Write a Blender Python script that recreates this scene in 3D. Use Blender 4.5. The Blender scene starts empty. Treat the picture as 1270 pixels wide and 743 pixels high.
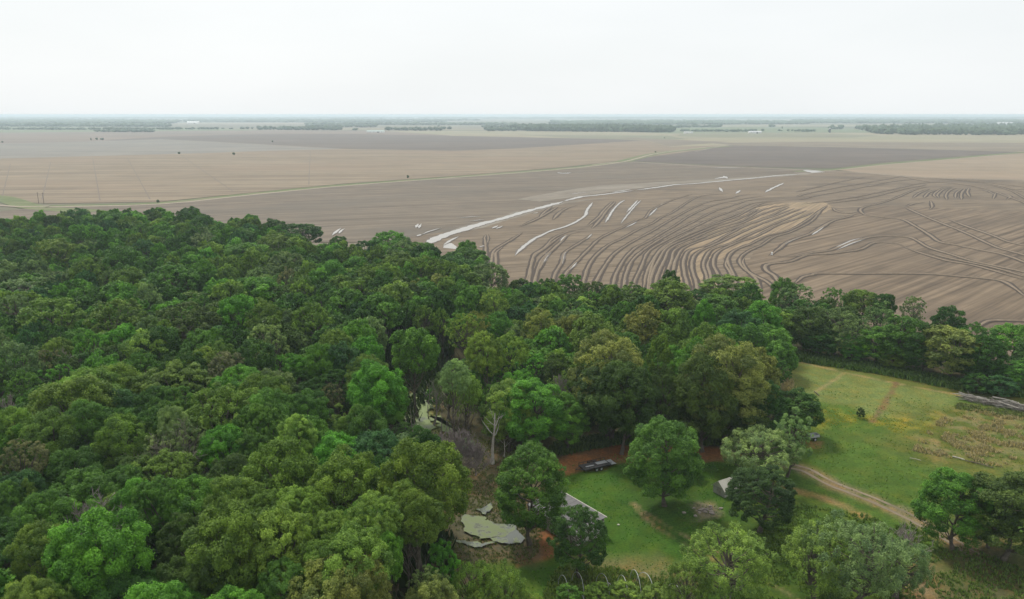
import bpy, math, random
import numpy as np
from mathutils import Vector, Matrix
R = math.radians
rng = np.random.default_rng(7)
random.seed(7)
scene = bpy.context.scene
COL = scene.collection

# ---------------------------------------------------------------- camera
H = 60.0; F = 978.0; TH = R(13.2)
cam_d = bpy.data.cameras.new('camera'); cam = bpy.data.objects.new('camera', cam_d); COL.objects.link(cam)
cam.location = (0, 0, H); cam.rotation_euler = (math.pi/2 - TH, 0, 0)
cam_d.sensor_width = 36.0; cam_d.lens = 36.0*F/1270.0; cam_d.clip_start = 0.5; cam_d.clip_end = 120000
scene.camera = cam

# ---------------------------------------------------------------- world, sun, exposure
SUN_EL, SUN_AZ = R(52), R(-28)          # azimuth from +Y (away from the camera), negative = to the left
world = bpy.data.worlds.new('World'); scene.world = world; world.use_nodes = True
wn = world.node_tree; wn.nodes.clear()
def N(nt, t, **kw):
    n = nt.nodes.new(t)
    for k, v in kw.items():
        if k in n.inputs: n.inputs[k].default_value = v
        else: setattr(n, k, v)
    return n
wo = N(wn, 'ShaderNodeOutputWorld'); wb = N(wn, 'ShaderNodeBackground'); wb.inputs['Strength'].default_value = 0.1
sky = N(wn, 'ShaderNodeTexSky'); sky.sky_type = 'NISHITA'; sky.sun_disc = False
sky.sun_elevation = SUN_EL; sky.sun_rotation = SUN_AZ; sky.dust_density = 4.0; sky.air_density = 1.0
tc = N(wn, 'ShaderNodeTexCoord'); mp = N(wn, 'ShaderNodeMapping'); mp.inputs['Scale'].default_value = (1.2, 1.2, 5.0)
wn.links.new(tc.outputs['Generated'], mp.inputs['Vector'])
nz = N(wn, 'ShaderNodeTexNoise'); nz.inputs['Scale'].default_value = 2.2; nz.inputs['Detail'].default_value = 6
wn.links.new(mp.outputs['Vector'], nz.inputs['Vector'])
rmp = N(wn, 'ShaderNodeValToRGB')
rmp.color_ramp.elements[0].position = 0.35; rmp.color_ramp.elements[0].color = (9.3, 9.65, 9.75, 1)
rmp.color_ramp.elements[1].position = 0.68; rmp.color_ramp.elements[1].color = (9.8, 10.1, 10.2, 1)
wn.links.new(nz.outputs['Fac'], rmp.inputs['Fac'])
mx = N(wn, 'ShaderNodeMix'); mx.data_type = 'RGBA'; mx.inputs[0].default_value = 0.90
wn.links.new(sky.outputs['Color'], mx.inputs[6]); wn.links.new(rmp.outputs['Color'], mx.inputs[7])
wn.links.new(mx.outputs[2], wb.inputs['Color']); wn.links.new(wb.outputs['Background'], wo.inputs['Surface'])
sun_d = bpy.data.lights.new('sun', 'SUN'); sun = bpy.data.objects.new('sun', sun_d); COL.objects.link(sun)
sun_d.energy = 3.2; sun_d.angle = R(11); sun_d.color = (1.0, 0.96, 0.88)
sd = Vector((math.sin(SUN_AZ)*math.cos(SUN_EL), math.cos(SUN_AZ)*math.cos(SUN_EL), math.sin(SUN_EL)))
sun.rotation_euler = sd.to_track_quat('Z', 'Y').to_euler()
scene.view_settings.view_transform = 'Standard'; scene.view_settings.look = 'None'
scene.view_settings.exposure = 0.05; scene.view_settings.gamma = 1.0
scene.cycles.volume_bounces = 1
scene.cycles.max_bounces = 5; scene.cycles.diffuse_bounces = 4; scene.cycles.transparent_max_bounces = 4

# ---------------------------------------------------------------- helpers
FWD = np.array([0, math.cos(TH), -math.sin(TH)]); UP = np.array([0, math.sin(TH), math.cos(TH)]); RT = np.array([1., 0, 0])
def at(px, py, z=0.0):
    """the place in the world, at height z, that a point of the photograph shows"""
    d = FWD + (px-635)/F*RT + (371.5-py)/F*UP
    t = (z-H)/d[2]
    return np.array([0, 0, H]) + d*t
def proj(p):
    v = np.asarray(p, float) - np.array([0, 0, H])
    dz = v@FWD
    return 635 + F*(v@RT)/dz, 371.5 - F*(v@UP)/dz, dz
def A2(px, py, z=0.0): return at(px, py, z)[:2]

def tagset(o, label=None, cat=None, group=None, kind=None):
    if label: o['label'] = label
    if cat: o['category'] = cat
    if group: o['group'] = group
    if kind: o['kind'] = kind
    return o
def mesh_np(name, v, polys, mats=(), midx=None, smooth=False):
    """mesh from numpy verts and an (n,k) int array or a list of such arrays"""
    me = bpy.data.meshes.new(name)
    if not isinstance(polys, (list, tuple)): polys = [polys]
    polys = [np.asarray(p, np.int32) for p in polys if len(p)]
    me.vertices.add(len(v)); me.vertices.foreach_set('co', np.asarray(v, np.float32).ravel())
    loops = np.concatenate([p.ravel() for p in polys]); tot = np.concatenate([np.full(len(p), p.shape[1], np.int32) for p in polys])
    me.loops.add(len(loops)); me.loops.foreach_set('vertex_index', loops)
    me.polygons.add(len(tot)); st = np.concatenate([[0], np.cumsum(tot)[:-1]]).astype(np.int32)
    me.polygons.foreach_set('loop_start', st); me.polygons.foreach_set('loop_total', tot)
    for m in mats: me.materials.append(m)
    if midx is not None: me.polygons.foreach_set('material_index', np.asarray(midx, np.int32))
    me.polygons.foreach_set('use_smooth', np.full(len(tot), smooth))
    me.update(calc_edges=True)
    return me
def link(name, me, parent=None, loc=None):
    o = bpy.data.objects.new(name, me); COL.objects.link(o)
    if parent: o.parent = parent
    if loc is not None: o.location = loc
    return o
def empty(name, loc=(0, 0, 0), rz=0.0):
    o = bpy.data.objects.new(name, None); COL.objects.link(o); o.location = loc; o.rotation_euler = (0, 0, rz)
    o.empty_display_size = 0.5
    return o

# value noise on numpy arrays
_perm = np.random.default_rng(3).random((256, 256))
def vnoise(x, y):
    xi = np.floor(x).astype(int); yi = np.floor(y).astype(int); fx = x-xi; fy = y-yi
    fx = fx*fx*(3-2*fx); fy = fy*fy*(3-2*fy)
    g = lambda a, b: _perm[a % 256, b % 256]
    return (g(xi, yi)*(1-fx)+g(xi+1, yi)*fx)*(1-fy) + (g(xi, yi+1)*(1-fx)+g(xi+1, yi+1)*fx)*fy
def fbm(x, y, o=4):
    s = 0; a = 1; t = 0
    for i in range(o):
        s = s + a*vnoise(x*2**i+17.3*i, y*2**i-9.1*i); t += a; a *= 0.5
    return s/t
def sdpoly(P, poly):
    """signed distance of points (n,2) to polygon (m,2); negative inside"""
    poly = np.asarray(poly, float); n = len(poly); d = np.full(len(P), 1e18); ins = np.zeros(len(P), bool)
    for i in range(n):
        a = poly[i]; b = poly[(i+1) % n]; e = b-a; w = P-a
        t = np.clip((w@e)/max(e@e, 1e-9), 0, 1); q = w - t[:, None]*e
        d = np.minimum(d, (q**2).sum(1))
        c = (a[1] > P[:, 1]) != (b[1] > P[:, 1])
        with np.errstate(divide='ignore', invalid='ignore'):
            xx = (b[0]-a[0])*(P[:, 1]-a[1])/(b[1]-a[1]) + a[0]
        ins ^= c & (P[:, 0] < xx)
    d = np.sqrt(d); return np.where(ins, -d, d)
def sdline(P, line):
    line = np.asarray(line, float); d = np.full(len(P), 1e18)
    for i in range(len(line)-1):
        a = line[i]; b = line[i+1]; e = b-a; w = P-a
        t = np.clip((w@e)/max(e@e, 1e-9), 0, 1); q = w - t[:, None]*e
        d = np.minimum(d, (q**2).sum(1))
    return np.sqrt(d)
def world_poly(pts, z=0.0): return np.array([A2(x, y, z) for x, y in pts])
def smooth_line(P, step):
    """Catmull-Rom through world points, resampled"""
    P = np.asarray(P, float)
    if len(P) < 3:
        L = np.linalg.norm(P[1]-P[0]); n = max(2, int(L/step)); t = np.linspace(0, 1, n)[:, None]; return P[0]*(1-t)+P[1]*t
    Q = np.vstack([2*P[0]-P[1], P, 2*P[-1]-P[-2]]); out = []
    for i in range(len(P)-1):
        p0, p1, p2, p3 = Q[i:i+4]; L = np.linalg.norm(p2-p1); n = max(2, int(L/step)); t = np.linspace(0, 1, n, endpoint=False)[:, None]
        out.append(0.5*((2*p1)+(-p0+p2)*t+(2*p0-5*p1+4*p2-p3)*t**2+(-p0+3*p1-3*p2+p3)*t**3))
    out.append(P[-1:]); return np.vstack(out)

# ---------------------------------------------------------------- materials
def newmat(name):
    m = bpy.data.materials.new(name); m.use_nodes = True; nt = m.node_tree; nt.nodes.clear()
    out = N(nt, 'ShaderNodeOutputMaterial'); b = N(nt, 'ShaderNodeBsdfPrincipled'); nt.links.new(b.outputs[0], out.inputs['Surface'])
    b.inputs['Specular IOR Level'].default_value = 0.25; b.inputs['Roughness'].default_value = 0.85
    return m, nt, b, out
def rgba(c): return (c[0], c[1], c[2], 1)
def noise(nt, scale, vec=None, detail=4, rough=0.55):
    n = N(nt, 'ShaderNodeTexNoise'); n.inputs['Scale'].default_value = scale; n.inputs['Detail'].default_value = detail; n.inputs['Roughness'].default_value = rough
    if vec is not None: nt.links.new(vec, n.inputs['Vector'])
    return n.outputs['Fac']
def ramp(nt, fac, a, b, ca=(0, 0, 0), cb=(1, 1, 1)):
    r = N(nt, 'ShaderNodeValToRGB'); r.color_ramp.elements[0].position = a; r.color_ramp.elements[1].position = b
    r.color_ramp.elements[0].color = rgba(ca); r.color_ramp.elements[1].color = rgba(cb); nt.links.new(fac, r.inputs['Fac']); return r.outputs['Color']
def mixc(nt, fac, a, b, mode='MIX'):
    m = N(nt, 'ShaderNodeMix'); m.data_type = 'RGBA'; m.blend_type = mode; m.clamp_factor = True
    if hasattr(fac, 'links') or not isinstance(fac, (int, float)): nt.links.new(fac, m.inputs[0])
    else: m.inputs[0].default_value = fac
    for s, i in ((a, 6), (b, 7)):
        if isinstance(s, tuple): m.inputs[i].default_value = rgba(s)
        else: nt.links.new(s, m.inputs[i])
    return m.outputs[2]
def posmap(nt, rot=0.0, sx=1.0, sy=1.0):
    g = N(nt, 'ShaderNodeNewGeometry'); m1 = N(nt, 'ShaderNodeMapping'); m1.inputs['Rotation'].default_value = (0, 0, rot)
    nt.links.new(g.outputs['Position'], m1.inputs['Vector'])
    m2 = N(nt, 'ShaderNodeMapping'); m2.inputs['Scale'].default_value = (sx, sy, 1)
    nt.links.new(m1.outputs['Vector'], m2.inputs['Vector']); return m2.outputs['Vector']
def mat_field(name, c, cdark, clight, ang=0.0, across=4.0, along=160.0, big=120.0, amt=0.6, patch=None, patch_amt=0.5, fine=0.0):
    """bare soil with streaks along direction ang (radians, world)"""
    K = (0.585, 0.565, 0.50); c, cdark, clight = [tuple(a*b2 for a, b2 in zip(q, K)) for q in (c, cdark, clight)]
    if patch: patch = tuple(a*b2 for a, b2 in zip(patch, K))
    m, nt, b, out = newmat(name)
    v = posmap(nt, -ang, 1.0/along, 1.0/across)
    s1 = noise(nt, 1.0, v, 3, 0.65)
    v2 = posmap(nt, -ang, 1.0/(along*2.5), 1.0/(across*5)); s2 = noise(nt, 1.0, v2, 2, 0.5)
    bigv = posmap(nt, -ang, 1.0/(big*2.2), 1.0/big); s3 = noise(nt, 1.0, bigv, 5, 0.6)
    col = mixc(nt, ramp(nt, s1, 0.36, 0.64), cdark, clight)
    col = mixc(nt, amt, c, col)
    gv2 = posmap(nt); mo = noise(nt, 1.0/max(6.0, across*4), gv2, 6, 0.72); col = mixc(nt, 1.0, col, ramp(nt, mo, 0.30, 0.70, (0.80, 0.80, 0.82), (1.18, 1.16, 1.13)), 'MULTIPLY')
    col = mixc(nt, ramp(nt, s2, 0.35, 0.65), col, mixc(nt, 0.25, col, clight))
    if patch: col = mixc(nt, ramp(nt, s3, 0.5, 0.66), col, mixc(nt, patch_amt, col, patch))
    if fine:
        gv = posmap(nt); f = noise(nt, 0.9, gv, 5, 0.7); col = mixc(nt, fine, col, mixc(nt, ramp(nt, f, 0.3, 0.7), cdark, clight))
    nt.links.new(col, b.inputs['Base Color']); b.inputs['Roughness'].default_value = 0.9
    return m
def mat_simple(name, c, c2=None, scale=1.0, rough=0.8, spec=0.25, metal=0.0, bump=0.0):
    m, nt, b, out = newmat(name); b.inputs['Roughness'].default_value = rough; b.inputs['Specular IOR Level'].default_value = spec; b.inputs['Metallic'].default_value = metal
    if c2 is None: c2 = tuple(x*0.7 for x in c)
    tcn = N(nt, 'ShaderNodeTexCoord'); f = noise(nt, scale, tcn.outputs['Object'], 6, 0.65)
    nt.links.new(ramp(nt, f, 0.3, 0.7, c2, c), b.inputs['Base Color'])
    if bump:
        bp = N(nt, 'ShaderNodeBump'); bp.inputs['Strength'].default_value = bump; nt.links.new(f, bp.inputs['Height']); nt.links.new(bp.outputs[0], b.inputs['Normal'])
    return m
def mat_leaf(name, instancer=False):
    m, nt, b, out = newmat(name)
    if instancer:
        a = N(nt, 'ShaderNodeAttribute'); a.attribute_type = 'INSTANCER'; a.attribute_name = 'tint'; base = a.outputs['Color']
    else:
        a = N(nt, 'ShaderNodeObjectInfo'); base = a.outputs['Color']
    t = N(nt, 'ShaderNodeAttribute'); t.attribute_type = 'GEOMETRY'; t.attribute_name = 'tone'
    dark = mixc(nt, 1.0, base, (0.55, 0.62, 0.60), 'MULTIPLY'); light = mixc(nt, 1.0, base, (1.65, 1.50, 1.25), 'MULTIPLY')
    col = mixc(nt, t.outputs['Fac'], dark, light)
    nt.links.new(col, b.inputs['Base Color']); b.inputs['Roughness'].default_value = 0.6; b.inputs['Specular IOR Level'].default_value = 0.2
    tr = N(nt, 'ShaderNodeBsdfTranslucent'); nt.links.new(mixc(nt, 1.0, col, (1.2, 1.5, 0.6), 'MULTIPLY'), tr.inputs['Color'])
    ms = N(nt, 'ShaderNodeMixShader'); ms.inputs[0].default_value = 0.2
    nt.links.new(b.outputs[0], ms.inputs[1]); nt.links.new(tr.outputs[0], ms.inputs[2]); nt.links.new(ms.outputs[0], out.inputs['Surface'])
    return m
M_LEAF = mat_leaf('leaf'); M_LEAFI = mat_leaf('leaf_far', True)
M_BARK = mat_simple('bark', (0.16, 0.135, 0.11), (0.07, 0.058, 0.048), 2.5, 0.9, 0.1, bump=0.3)
M_DEAD = mat_simple('dead_bark', (0.52, 0.48, 0.42), (0.32, 0.29, 0.25), 2.0, 0.9, 0.1)
M_TWIG = mat_simple('twigs', (0.34, 0.285, 0.28), (0.22, 0.18, 0.17), 1.2, 0.9, 0.1)

def mat_water(name, c, rough=0.12, weed=None, weed_scale=0.2, lo=0.45, hi=0.5):
    m, nt, b, out = newmat(name); b.inputs['Roughness'].default_value = rough; b.inputs['Specular IOR Level'].default_value = 0.6
    v = posmap(nt); f = noise(nt, weed_scale, v, 5, 0.6)
    if weed:
        k = ramp(nt, f, lo, hi); nt.links.new(mixc(nt, k, c, weed), b.inputs['Base Color'])
        nt.links.new(ramp(nt, f, lo, hi, (rough,)*3, (0.7,)*3), b.inputs['Roughness'])
        nt.links.new(ramp(nt, f, lo, hi, (0.6,)*3, (0.15,)*3), b.inputs['Specular IOR Level'])
    else: nt.links.new(ramp(nt, f, 0.3, 0.7, tuple(x*0.85 for x in c), c), b.inputs['Base Color'])
    return m

# ---------------------------------------------------------------- the setting: far ground and fields
BIG = 38000.0
def sheet(name, pts, z, mat, edge=0.0, step=None, world_pts=False, es=9.0):
    P = np.asarray(pts, float) if world_pts else world_poly(pts)
    if edge:
        out = []
        for i in range(len(P)):
            a, b2 = P[i], P[(i+1) % len(P)]; L = np.linalg.norm(b2-a); n = max(1, int(L/(step or 6)))
            for k in range(n): out.append(a+(b2-a)*k/n)
        P = np.array(out); P = P + edge*np.stack([fbm(P[:, 0]/es, P[:, 1]/es)-.5, fbm(P[:, 0]/es+50, P[:, 1]/es)-.5], 1)*2
    v = np.column_stack([P, np.full(len(P), z)])
    me = bpy.data.meshes.new(name); me.from_pydata([tuple(q) for q in v], [], [tuple(range(len(v)))])
    if me.polygons[0].normal.z < 0: me.flip_normals()
    me.materials.append(mat); me.update()
    o = link(name, me); tagset(o, kind='structure'); return o

def dirang(p, q):
    a, b2 = A2(*p), A2(*q); return math.atan2(b2[1]-a[1], b2[0]-a[0])
ang_h = dirang((120, 290), (620, 232))
ang_h = dirang((380, 282), (600, 272))
ang_d = dirang((1130, 385), (1225, 345))

M_GROUND = mat_field('far_farmland', (0.20, 0.20, 0.145), (0.13, 0.15, 0.10), (0.30, 0.26, 0.20), 0.05, 220, 1600, 700, 0.9, (0.12, 0.17, 0.09), 0.8)
g = np.array([[-BIG, -400], [BIG, -400], [BIG, BIG], [-BIG, BIG]])
sheet('ground', g, -0.35, M_GROUND, world_pts=True)
SOIL = (0.215, 0.166, 0.125); SOILD = (0.118, 0.088, 0.064); SOILL = (0.34, 0.27, 0.205)
M_PLOUGH = mat_field('ploughed_soil', SOIL, SOILD, SOILL, ang_h, 2.2, 45, 45, 0.92, (0.125, 0.10, 0.082), 0.6)
M_PLOUGHR = mat_field('ploughed_soil_diagonal', (0.205, 0.152, 0.112), (0.105, 0.075, 0.054), (0.33, 0.255, 0.19), ang_d, 3.0, 110, 50, 0.95, (0.12, 0.092, 0.072), 0.55)
M_TANF = mat_field('tan_field', (0.285, 0.226, 0.170), (0.20, 0.15, 0.11), (0.38, 0.315, 0.24), 0.12, 10, 260, 140, 0.9, (0.34, 0.25, 0.19), 0.5)
M_TAN2 = mat_field('pale_tan_field', (0.37, 0.30, 0.23), (0.31, 0.25, 0.19), (0.43, 0.35, 0.28), -0.1, 16, 500, 160, 0.6, (0.38, 0.28, 0.21), 0.4)
M_DARKF = mat_field('dark_field', (0.165, 0.137, 0.125), (0.135, 0.11, 0.10), (0.21, 0.175, 0.158), 0.1, 18, 500, 200, 0.8, (0.14, 0.12, 0.115), 0.5)
M_DARK2 = mat_field('wet_dark_field', (0.198, 0.160, 0.128), (0.128, 0.100, 0.080), (0.285, 0.24, 0.198), ang_h, 4.5, 160, 70, 0.9, (0.16, 0.145, 0.13), 0.6)
M_GREYF = mat_field('grey_wet_field', (0.27, 0.26, 0.25), (0.23, 0.22, 0.21), (0.34, 0.32, 0.31), 0.0, 30, 700, 200, 0.6, (0.22, 0.21, 0.21), 0.4)
M_PINKF = mat_field('pinkish_field', (0.26, 0.20, 0.175), (0.21, 0.17, 0.15), (0.31, 0.25, 0.22), 0.0, 60, 1200, 500, 0.8, (0.22, 0.19, 0.17), 0.6)
M_STRAW = mat_field('straw_field', (0.37, 0.33, 0.235), (0.31, 0.29, 0.20), (0.42, 0.38, 0.28), 0.0, 40, 900, 400, 0.6, (0.30, 0.32, 0.20), 0.5)
M_GREENF = mat_field('green_field', (0.17, 0.23, 0.12), (0.14, 0.19, 0.10), (0.24, 0.29, 0.17), 0.0, 70, 1500, 500, 0.7, (0.26, 0.25, 0.18), 0.5)
M_VERGE = mat_field('verge_grass', (0.15, 0.22, 0.08), (0.08, 0.15, 0.04), (0.25, 0.28, 0.13), 0.2, 3, 40, 20, 0.9, (0.30, 0.27, 0.18), 0.6)
M_ROAD = mat_simple('dirt_road', (0.30, 0.25, 0.195), (0.22, 0.18, 0.135), 0.3, 0.9)
M_SILT = mat_field('pale_silt', (0.255, 0.22, 0.19), (0.20, 0.17, 0.145), (0.36, 0.325, 0.29), ang_h+0.25, 2.0, 40, 20, 0.9, (0.44, 0.41, 0.38), 0.5)
WATERW = mat_water('pale_water', (0.30, 0.275, 0.24), 0.28)
M_DAMP = mat_simple('damp_soil', (.105, .085, .068), (.08, .062, .05), .5, .7)

M_FALLOW = mat_field('fallow_field', (0.25, 0.25, 0.175), (0.20, 0.21, 0.14), (0.32, 0.31, 0.22), 0.0, 30, 700, 200, 0.8, (0.20, 0.23, 0.13), 0.6)
M_BROWNF = mat_field('brown_field', (0.27, 0.225, 0.18), (0.22, 0.18, 0.14), (0.32, 0.275, 0.22), 0.0, 30, 700, 200, 0.8, (0.23, 0.20, 0.16), 0.6)
FIELDS = [  # name, polygon in photograph points laid onto the ground, material
 ('green_field', [(-500,158),(60,157),(215,158),(330,161),(330,163),(0,164.5),(-500,165)], M_GREENF),
 ('straw_field', [(390,163.2),(480,162.2),(835,163.4),(1000,164),(1700,166),(1700,187),(1263,188),(1068,183),(905,180),(830,182),(620,169.5),(430,166.5)], M_STRAW),
 ('green_field', [(700,157.5),(1010,158),(1060,160),(1090,163),(1700,163.5),(1700,165),(1000,164.8),(830,165.5),(700,160)], M_GREENF),
 ('tan_field', [(-300,152.5),(200,153),(420,152.2),(420,154),(-300,154.8)], M_TAN2),
 ('pale_field', [(620,155),(900,155.6),(1200,154.6),(1200,156.2),(900,157),(620,156.6)], M_STRAW),
 ('pale_field', [(400,159.2),(700,159.8),(700,160.6),(400,160.4)], M_STRAW),
 ('pinkish_field', [(-500,165),(0,164.5),(330,161.5),(480,162.6),(560,168),(420,184),(200,176),(-500,184)], M_PINKF),
 ('dark_field', [(130,174),(190,170),(300,166.5),(430,166),(620,169.5),(760,172.5),(800,174),(640,184),(560,187),(430,184.5),(300,177.5)], M_DARKF),
 ('grey_field', [(-500,184),(0,178),(130,175),(200,172.5),(300,177.5),(425,184.5),(330,187),(250,190),(130,193),(0,196.5),(-500,205)], M_GREYF),
 ('tan_field', [(-500,205),(0,196.5),(130,193),(250,190),(330,187),(425,184.5),(560,187),(640,184),(800,174),(830,182),(905,180),(862,187),(772,199),(701,207),(552,219),(420,228),(298,240),(198,250),(60,252),(0,249),(-500,270)], M_TANF),
 ('dark_field', [(905,180),(1068,183),(1263,188),(1100,201),(1033,208.5),(944,207),(820,201.5),(772,199),(862,187)], M_DARKF),
 ('tan_field', [(1033,210),(1100,203),(1263,190.5),(1700,160.5),(1700,232),(1270,223),(1150,220),(1060,213)], M_TAN2),
 ('wet_field', [(772,200),(820,202.5),(944,208),(1033,211),(1010,214),(900,223),(760,236),(640,262),(560,286),(470,300),(380,300),(100,300),(-500,420),(-500,280),(0,262),(60,256),(198,253),(298,243),(420,231),(552,221.5),(701,210)], M_DARK2),
 ('ploughed_field', [(1010,214),(1033,211),(1060,213),(1150,220),(1270,223),(1700,233),(1700,480),(1400,470),(1270,455),(1100,425),(950,410),(700,402),(600,372),(490,345),(420,330),(470,300),(560,286),(640,262),(760,236),(900,223)], M_PLOUGH),
 ('ploughed_field', [(1090,255),(1270,262),(1700,280),(1700,478),(1400,468),(1270,453),(1100,423),(980,412),(905,370),(935,312),(1000,285)], M_PLOUGHR),
]
FIELDS[6:6] = [('fallow_field', [(845,165.6),(1010,165.2),(1090,168),(1060,170.5),(840,169)], M_FALLOW), ('fallow_field', [(640,166.8),(830,168.2),(850,172.5),(800,173.6),(700,170.6)], M_FALLOW),
 ('brown_field', [(1000,176),(1300,177),(1700,176),(1700,186.5),(1263,187.5),(1068,182.6),(905,179.6),(880,177)], M_BROWNF), ('brown_field', [(760,170),(845,173.5),(905,176),(860,179),(830,181.5),(800,173.8)], M_BROWNF)]
for k, (nm, P, m) in enumerate(FIELDS): sheet(nm, P, -0.32+0.014*k, m, 0)
ZF = -0.32+0.014*len(FIELDS)          # the fields' top, about -0.06
# streaked ground seen through the first field of rows, tan strip with contour furrows
M_CONT = mat_field('tan_contour_soil', (0.33, 0.245, 0.165), (0.20, 0.150, 0.105), (0.50, 0.385, 0.27), R(60), 1.6, 70, 40, 0.9, (0.32, 0.27, 0.17), 0.4)
sheet('contour_field', [(955,252),(1020,250),(1036,256),(1005,276),(975,287),(930,300),(890,320),(880,345),(900,365),(800,362),(795,352),(818,335),(820,318),(850,300),(900,276)], ZF+0.01, M_CONT, 5, 8)
sheet('silt_flat', [(560,291),(600,282),(640,270),(700,252),(760,244),(700,250),(668,257),(640,262),(610,273),(590,276),(560,285),(545,290)], ZF+0.01, M_SILT, 2, 8)
sheet('silt_flat', [(640,247),(700,236),(745,230),(800,227),(870,223),(940,219),(1000,214),(1010,215.5),(930,222),(840,228),(780,235),(720,243),(670,250)], ZF+0.012, M_SILT, 2, 10)

def ribbon(name, P, w, z, mat, step=6.0, w_end=None, jit=0.0, kind='structure', smooth=True, taper=0):
    """flat strip along world points P"""
    Q = smooth_line(P, step) if smooth else np.asarray(P, float)
    T = np.gradient(Q, axis=0); T /= np.linalg.norm(T, axis=1)[:, None]+1e-9; Nn = np.stack([-T[:, 1], T[:, 0]], 1)
    W = np.linspace(w, w if w_end is None else w_end, len(Q))[:, None]*0.5
    if taper: k_ = np.arange(len(Q)); W = W*np.clip(np.minimum(k_, len(Q)-1-k_)/max(1.0, min(taper, len(Q)*.35)), .06, 1)[:, None]
    Lw = W*(1+jit*(fbm(Q[:, 0]/5, Q[:, 1]/5)-.5)[:, None]*2); Rw = W*(1+jit*(fbm(Q[:, 0]/5+9, Q[:, 1]/5)-.5)[:, None]*2)
    v = np.vstack([np.column_stack([Q+Nn*Lw, np.full(len(Q), z)]), np.column_stack([Q-Nn*Rw, np.full(len(Q), z)])])
    n = len(Q); i = np.arange(n-1); f = np.stack([i, i+n, i+n+1, i+1], 1)
    me = mesh_np(name, v, f, [mat]); o = link(name, me)
    if kind: tagset(o, kind=kind)
    return o
WP = lambda pts: world_poly(pts)
ribbon('verge', WP([(-60,238),(0,245),(43,257),(120,262)]), 16, ZF+0.02, M_VERGE, 12)
ribbon('verge', WP([(60,256),(198,252),(298,242),(420,230),(552,220.5),(701,209),(772,200.5)]), 15, ZF+0.02, M_VERGE, 20)
ribbon('verge', WP([(985,212.5),(1033,210.5),(1100,203),(1185,196),(1263,189.5),(1400,180)]), 11, ZF+0.02, M_VERGE, 20)
ribbon('verge', WP([(772,200.5),(811,191),(850,186),(905,181)]), 20, ZF+0.02, M_VERGE, 40)
ribbon('dirt_road', WP([(-30,252),(20,256),(60,255.5)]), 5, ZF+0.035, M_ROAD, 10)
ribbon('dirt_road', WP([(60,256.5),(198,253),(298,243),(420,231),(552,221),(701,209.4),(772,200.7),(811,191),(850,185.5),(905,180)]), 5, ZF+0.035, M_ROAD, 20, jit=0.4)
ribbon('dirt_road', WP([(985,213.5),(1033,211.3),(1100,204),(1185,197),(1263,190.3),(1400,181)]), 3.5, ZF+0.035, M_ROAD, 20)
ribbon('dirt_road', WP([(735,204),(772,200.7),(820,203),(880,206.5),(944,208.5),(1010,211.5)]), 5, ZF+0.035, M_ROAD, 20)
ribbon('dirt_road', WP([(1000,212),(1060,213.5),(1150,220.5),(1270,223.5),(1400,228)]), 4, ZF+0.035, M_ROAD, 20, jit=.3)
ribbon('dirt_road', WP([(830,171.5),(930,170),(1040,169.2)]), 16, ZF+0.04, M_SILT, 80)
ribbon('dirt_road', WP([(862,188),(905,181),(1000,181.8),(1068,183.4),(1263,188.4)]), 5, ZF+0.04, M_SILT, 60)
ribbon('dirt_road', WP([(180,173.5),(260,176.5),(330,180),(400,183.8)]), 14, ZF+0.035, M_SILT, 60)
M_FURROW = mat_simple('dark_furrow', (0.060, 0.043, 0.032), (0.046, 0.033, 0.025), 0.5, 0.9)
M_LANE = mat_simple('wheel_lane', (.15, .12, .095), (.125, .10, .08), .3, .9)
for a, b2 in (((13,203),(3,243)), ((63,201),(52,247)), ((115,196),(124,248)), ((158,196),(186,247)), ((225,193),(290,238)), ((385,187),(383,229))):
    ribbon('tractor_lane', WP([a, b2]), .8, ZF+0.03, M_LANE, 15, jit=.9)

# ---------------------------------------------------------------- levees, ditches and standing water in the rice field
def Zc(x0, y0, s): return lambda pts: [(x0+x/s, y0+y/s) for x, y in pts]
Z1, Z2, Z3, Z4, Z5 = Zc(500,200,4.955), Zc(640,220,5.309), Zc(800,200,4.642), Zc(1000,200,4.704), Zc(1000,300,4.704)
SKY = [(-200,282),(-60,270),(0,264),(60,259),(95,256),(150,255),(190,255),(235,256),(260,258),(290,266),(312,264),(350,271),(390,283),(408,297),(425,297),(450,297),(460,289),(480,287),(510,288),(525,296),(545,303),(560,305),(575,297),(595,306),(605,318),(632,330),(655,337),(680,340),(705,336),(730,342),(760,352),(800,345),(822,340),(833,332),(845,345),(862,353),(880,344),(905,341),(930,347),(950,356),(972,342),(1000,350),(1020,358),(1035,351),(1070,355),(1095,359),(1108,372),(1120,372),(1134,363),(1148,385),(1155,396),(1168,385),(1181,379),(1195,392),(1210,397),(1240,404),(1260,402),(1330,408),(1500,425)]
skx = [p[0] for p in SKY]; sky_y = [p[1] for p in SKY]
def skyline_(px): return np.interp(px, skx, sky_y)
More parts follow.
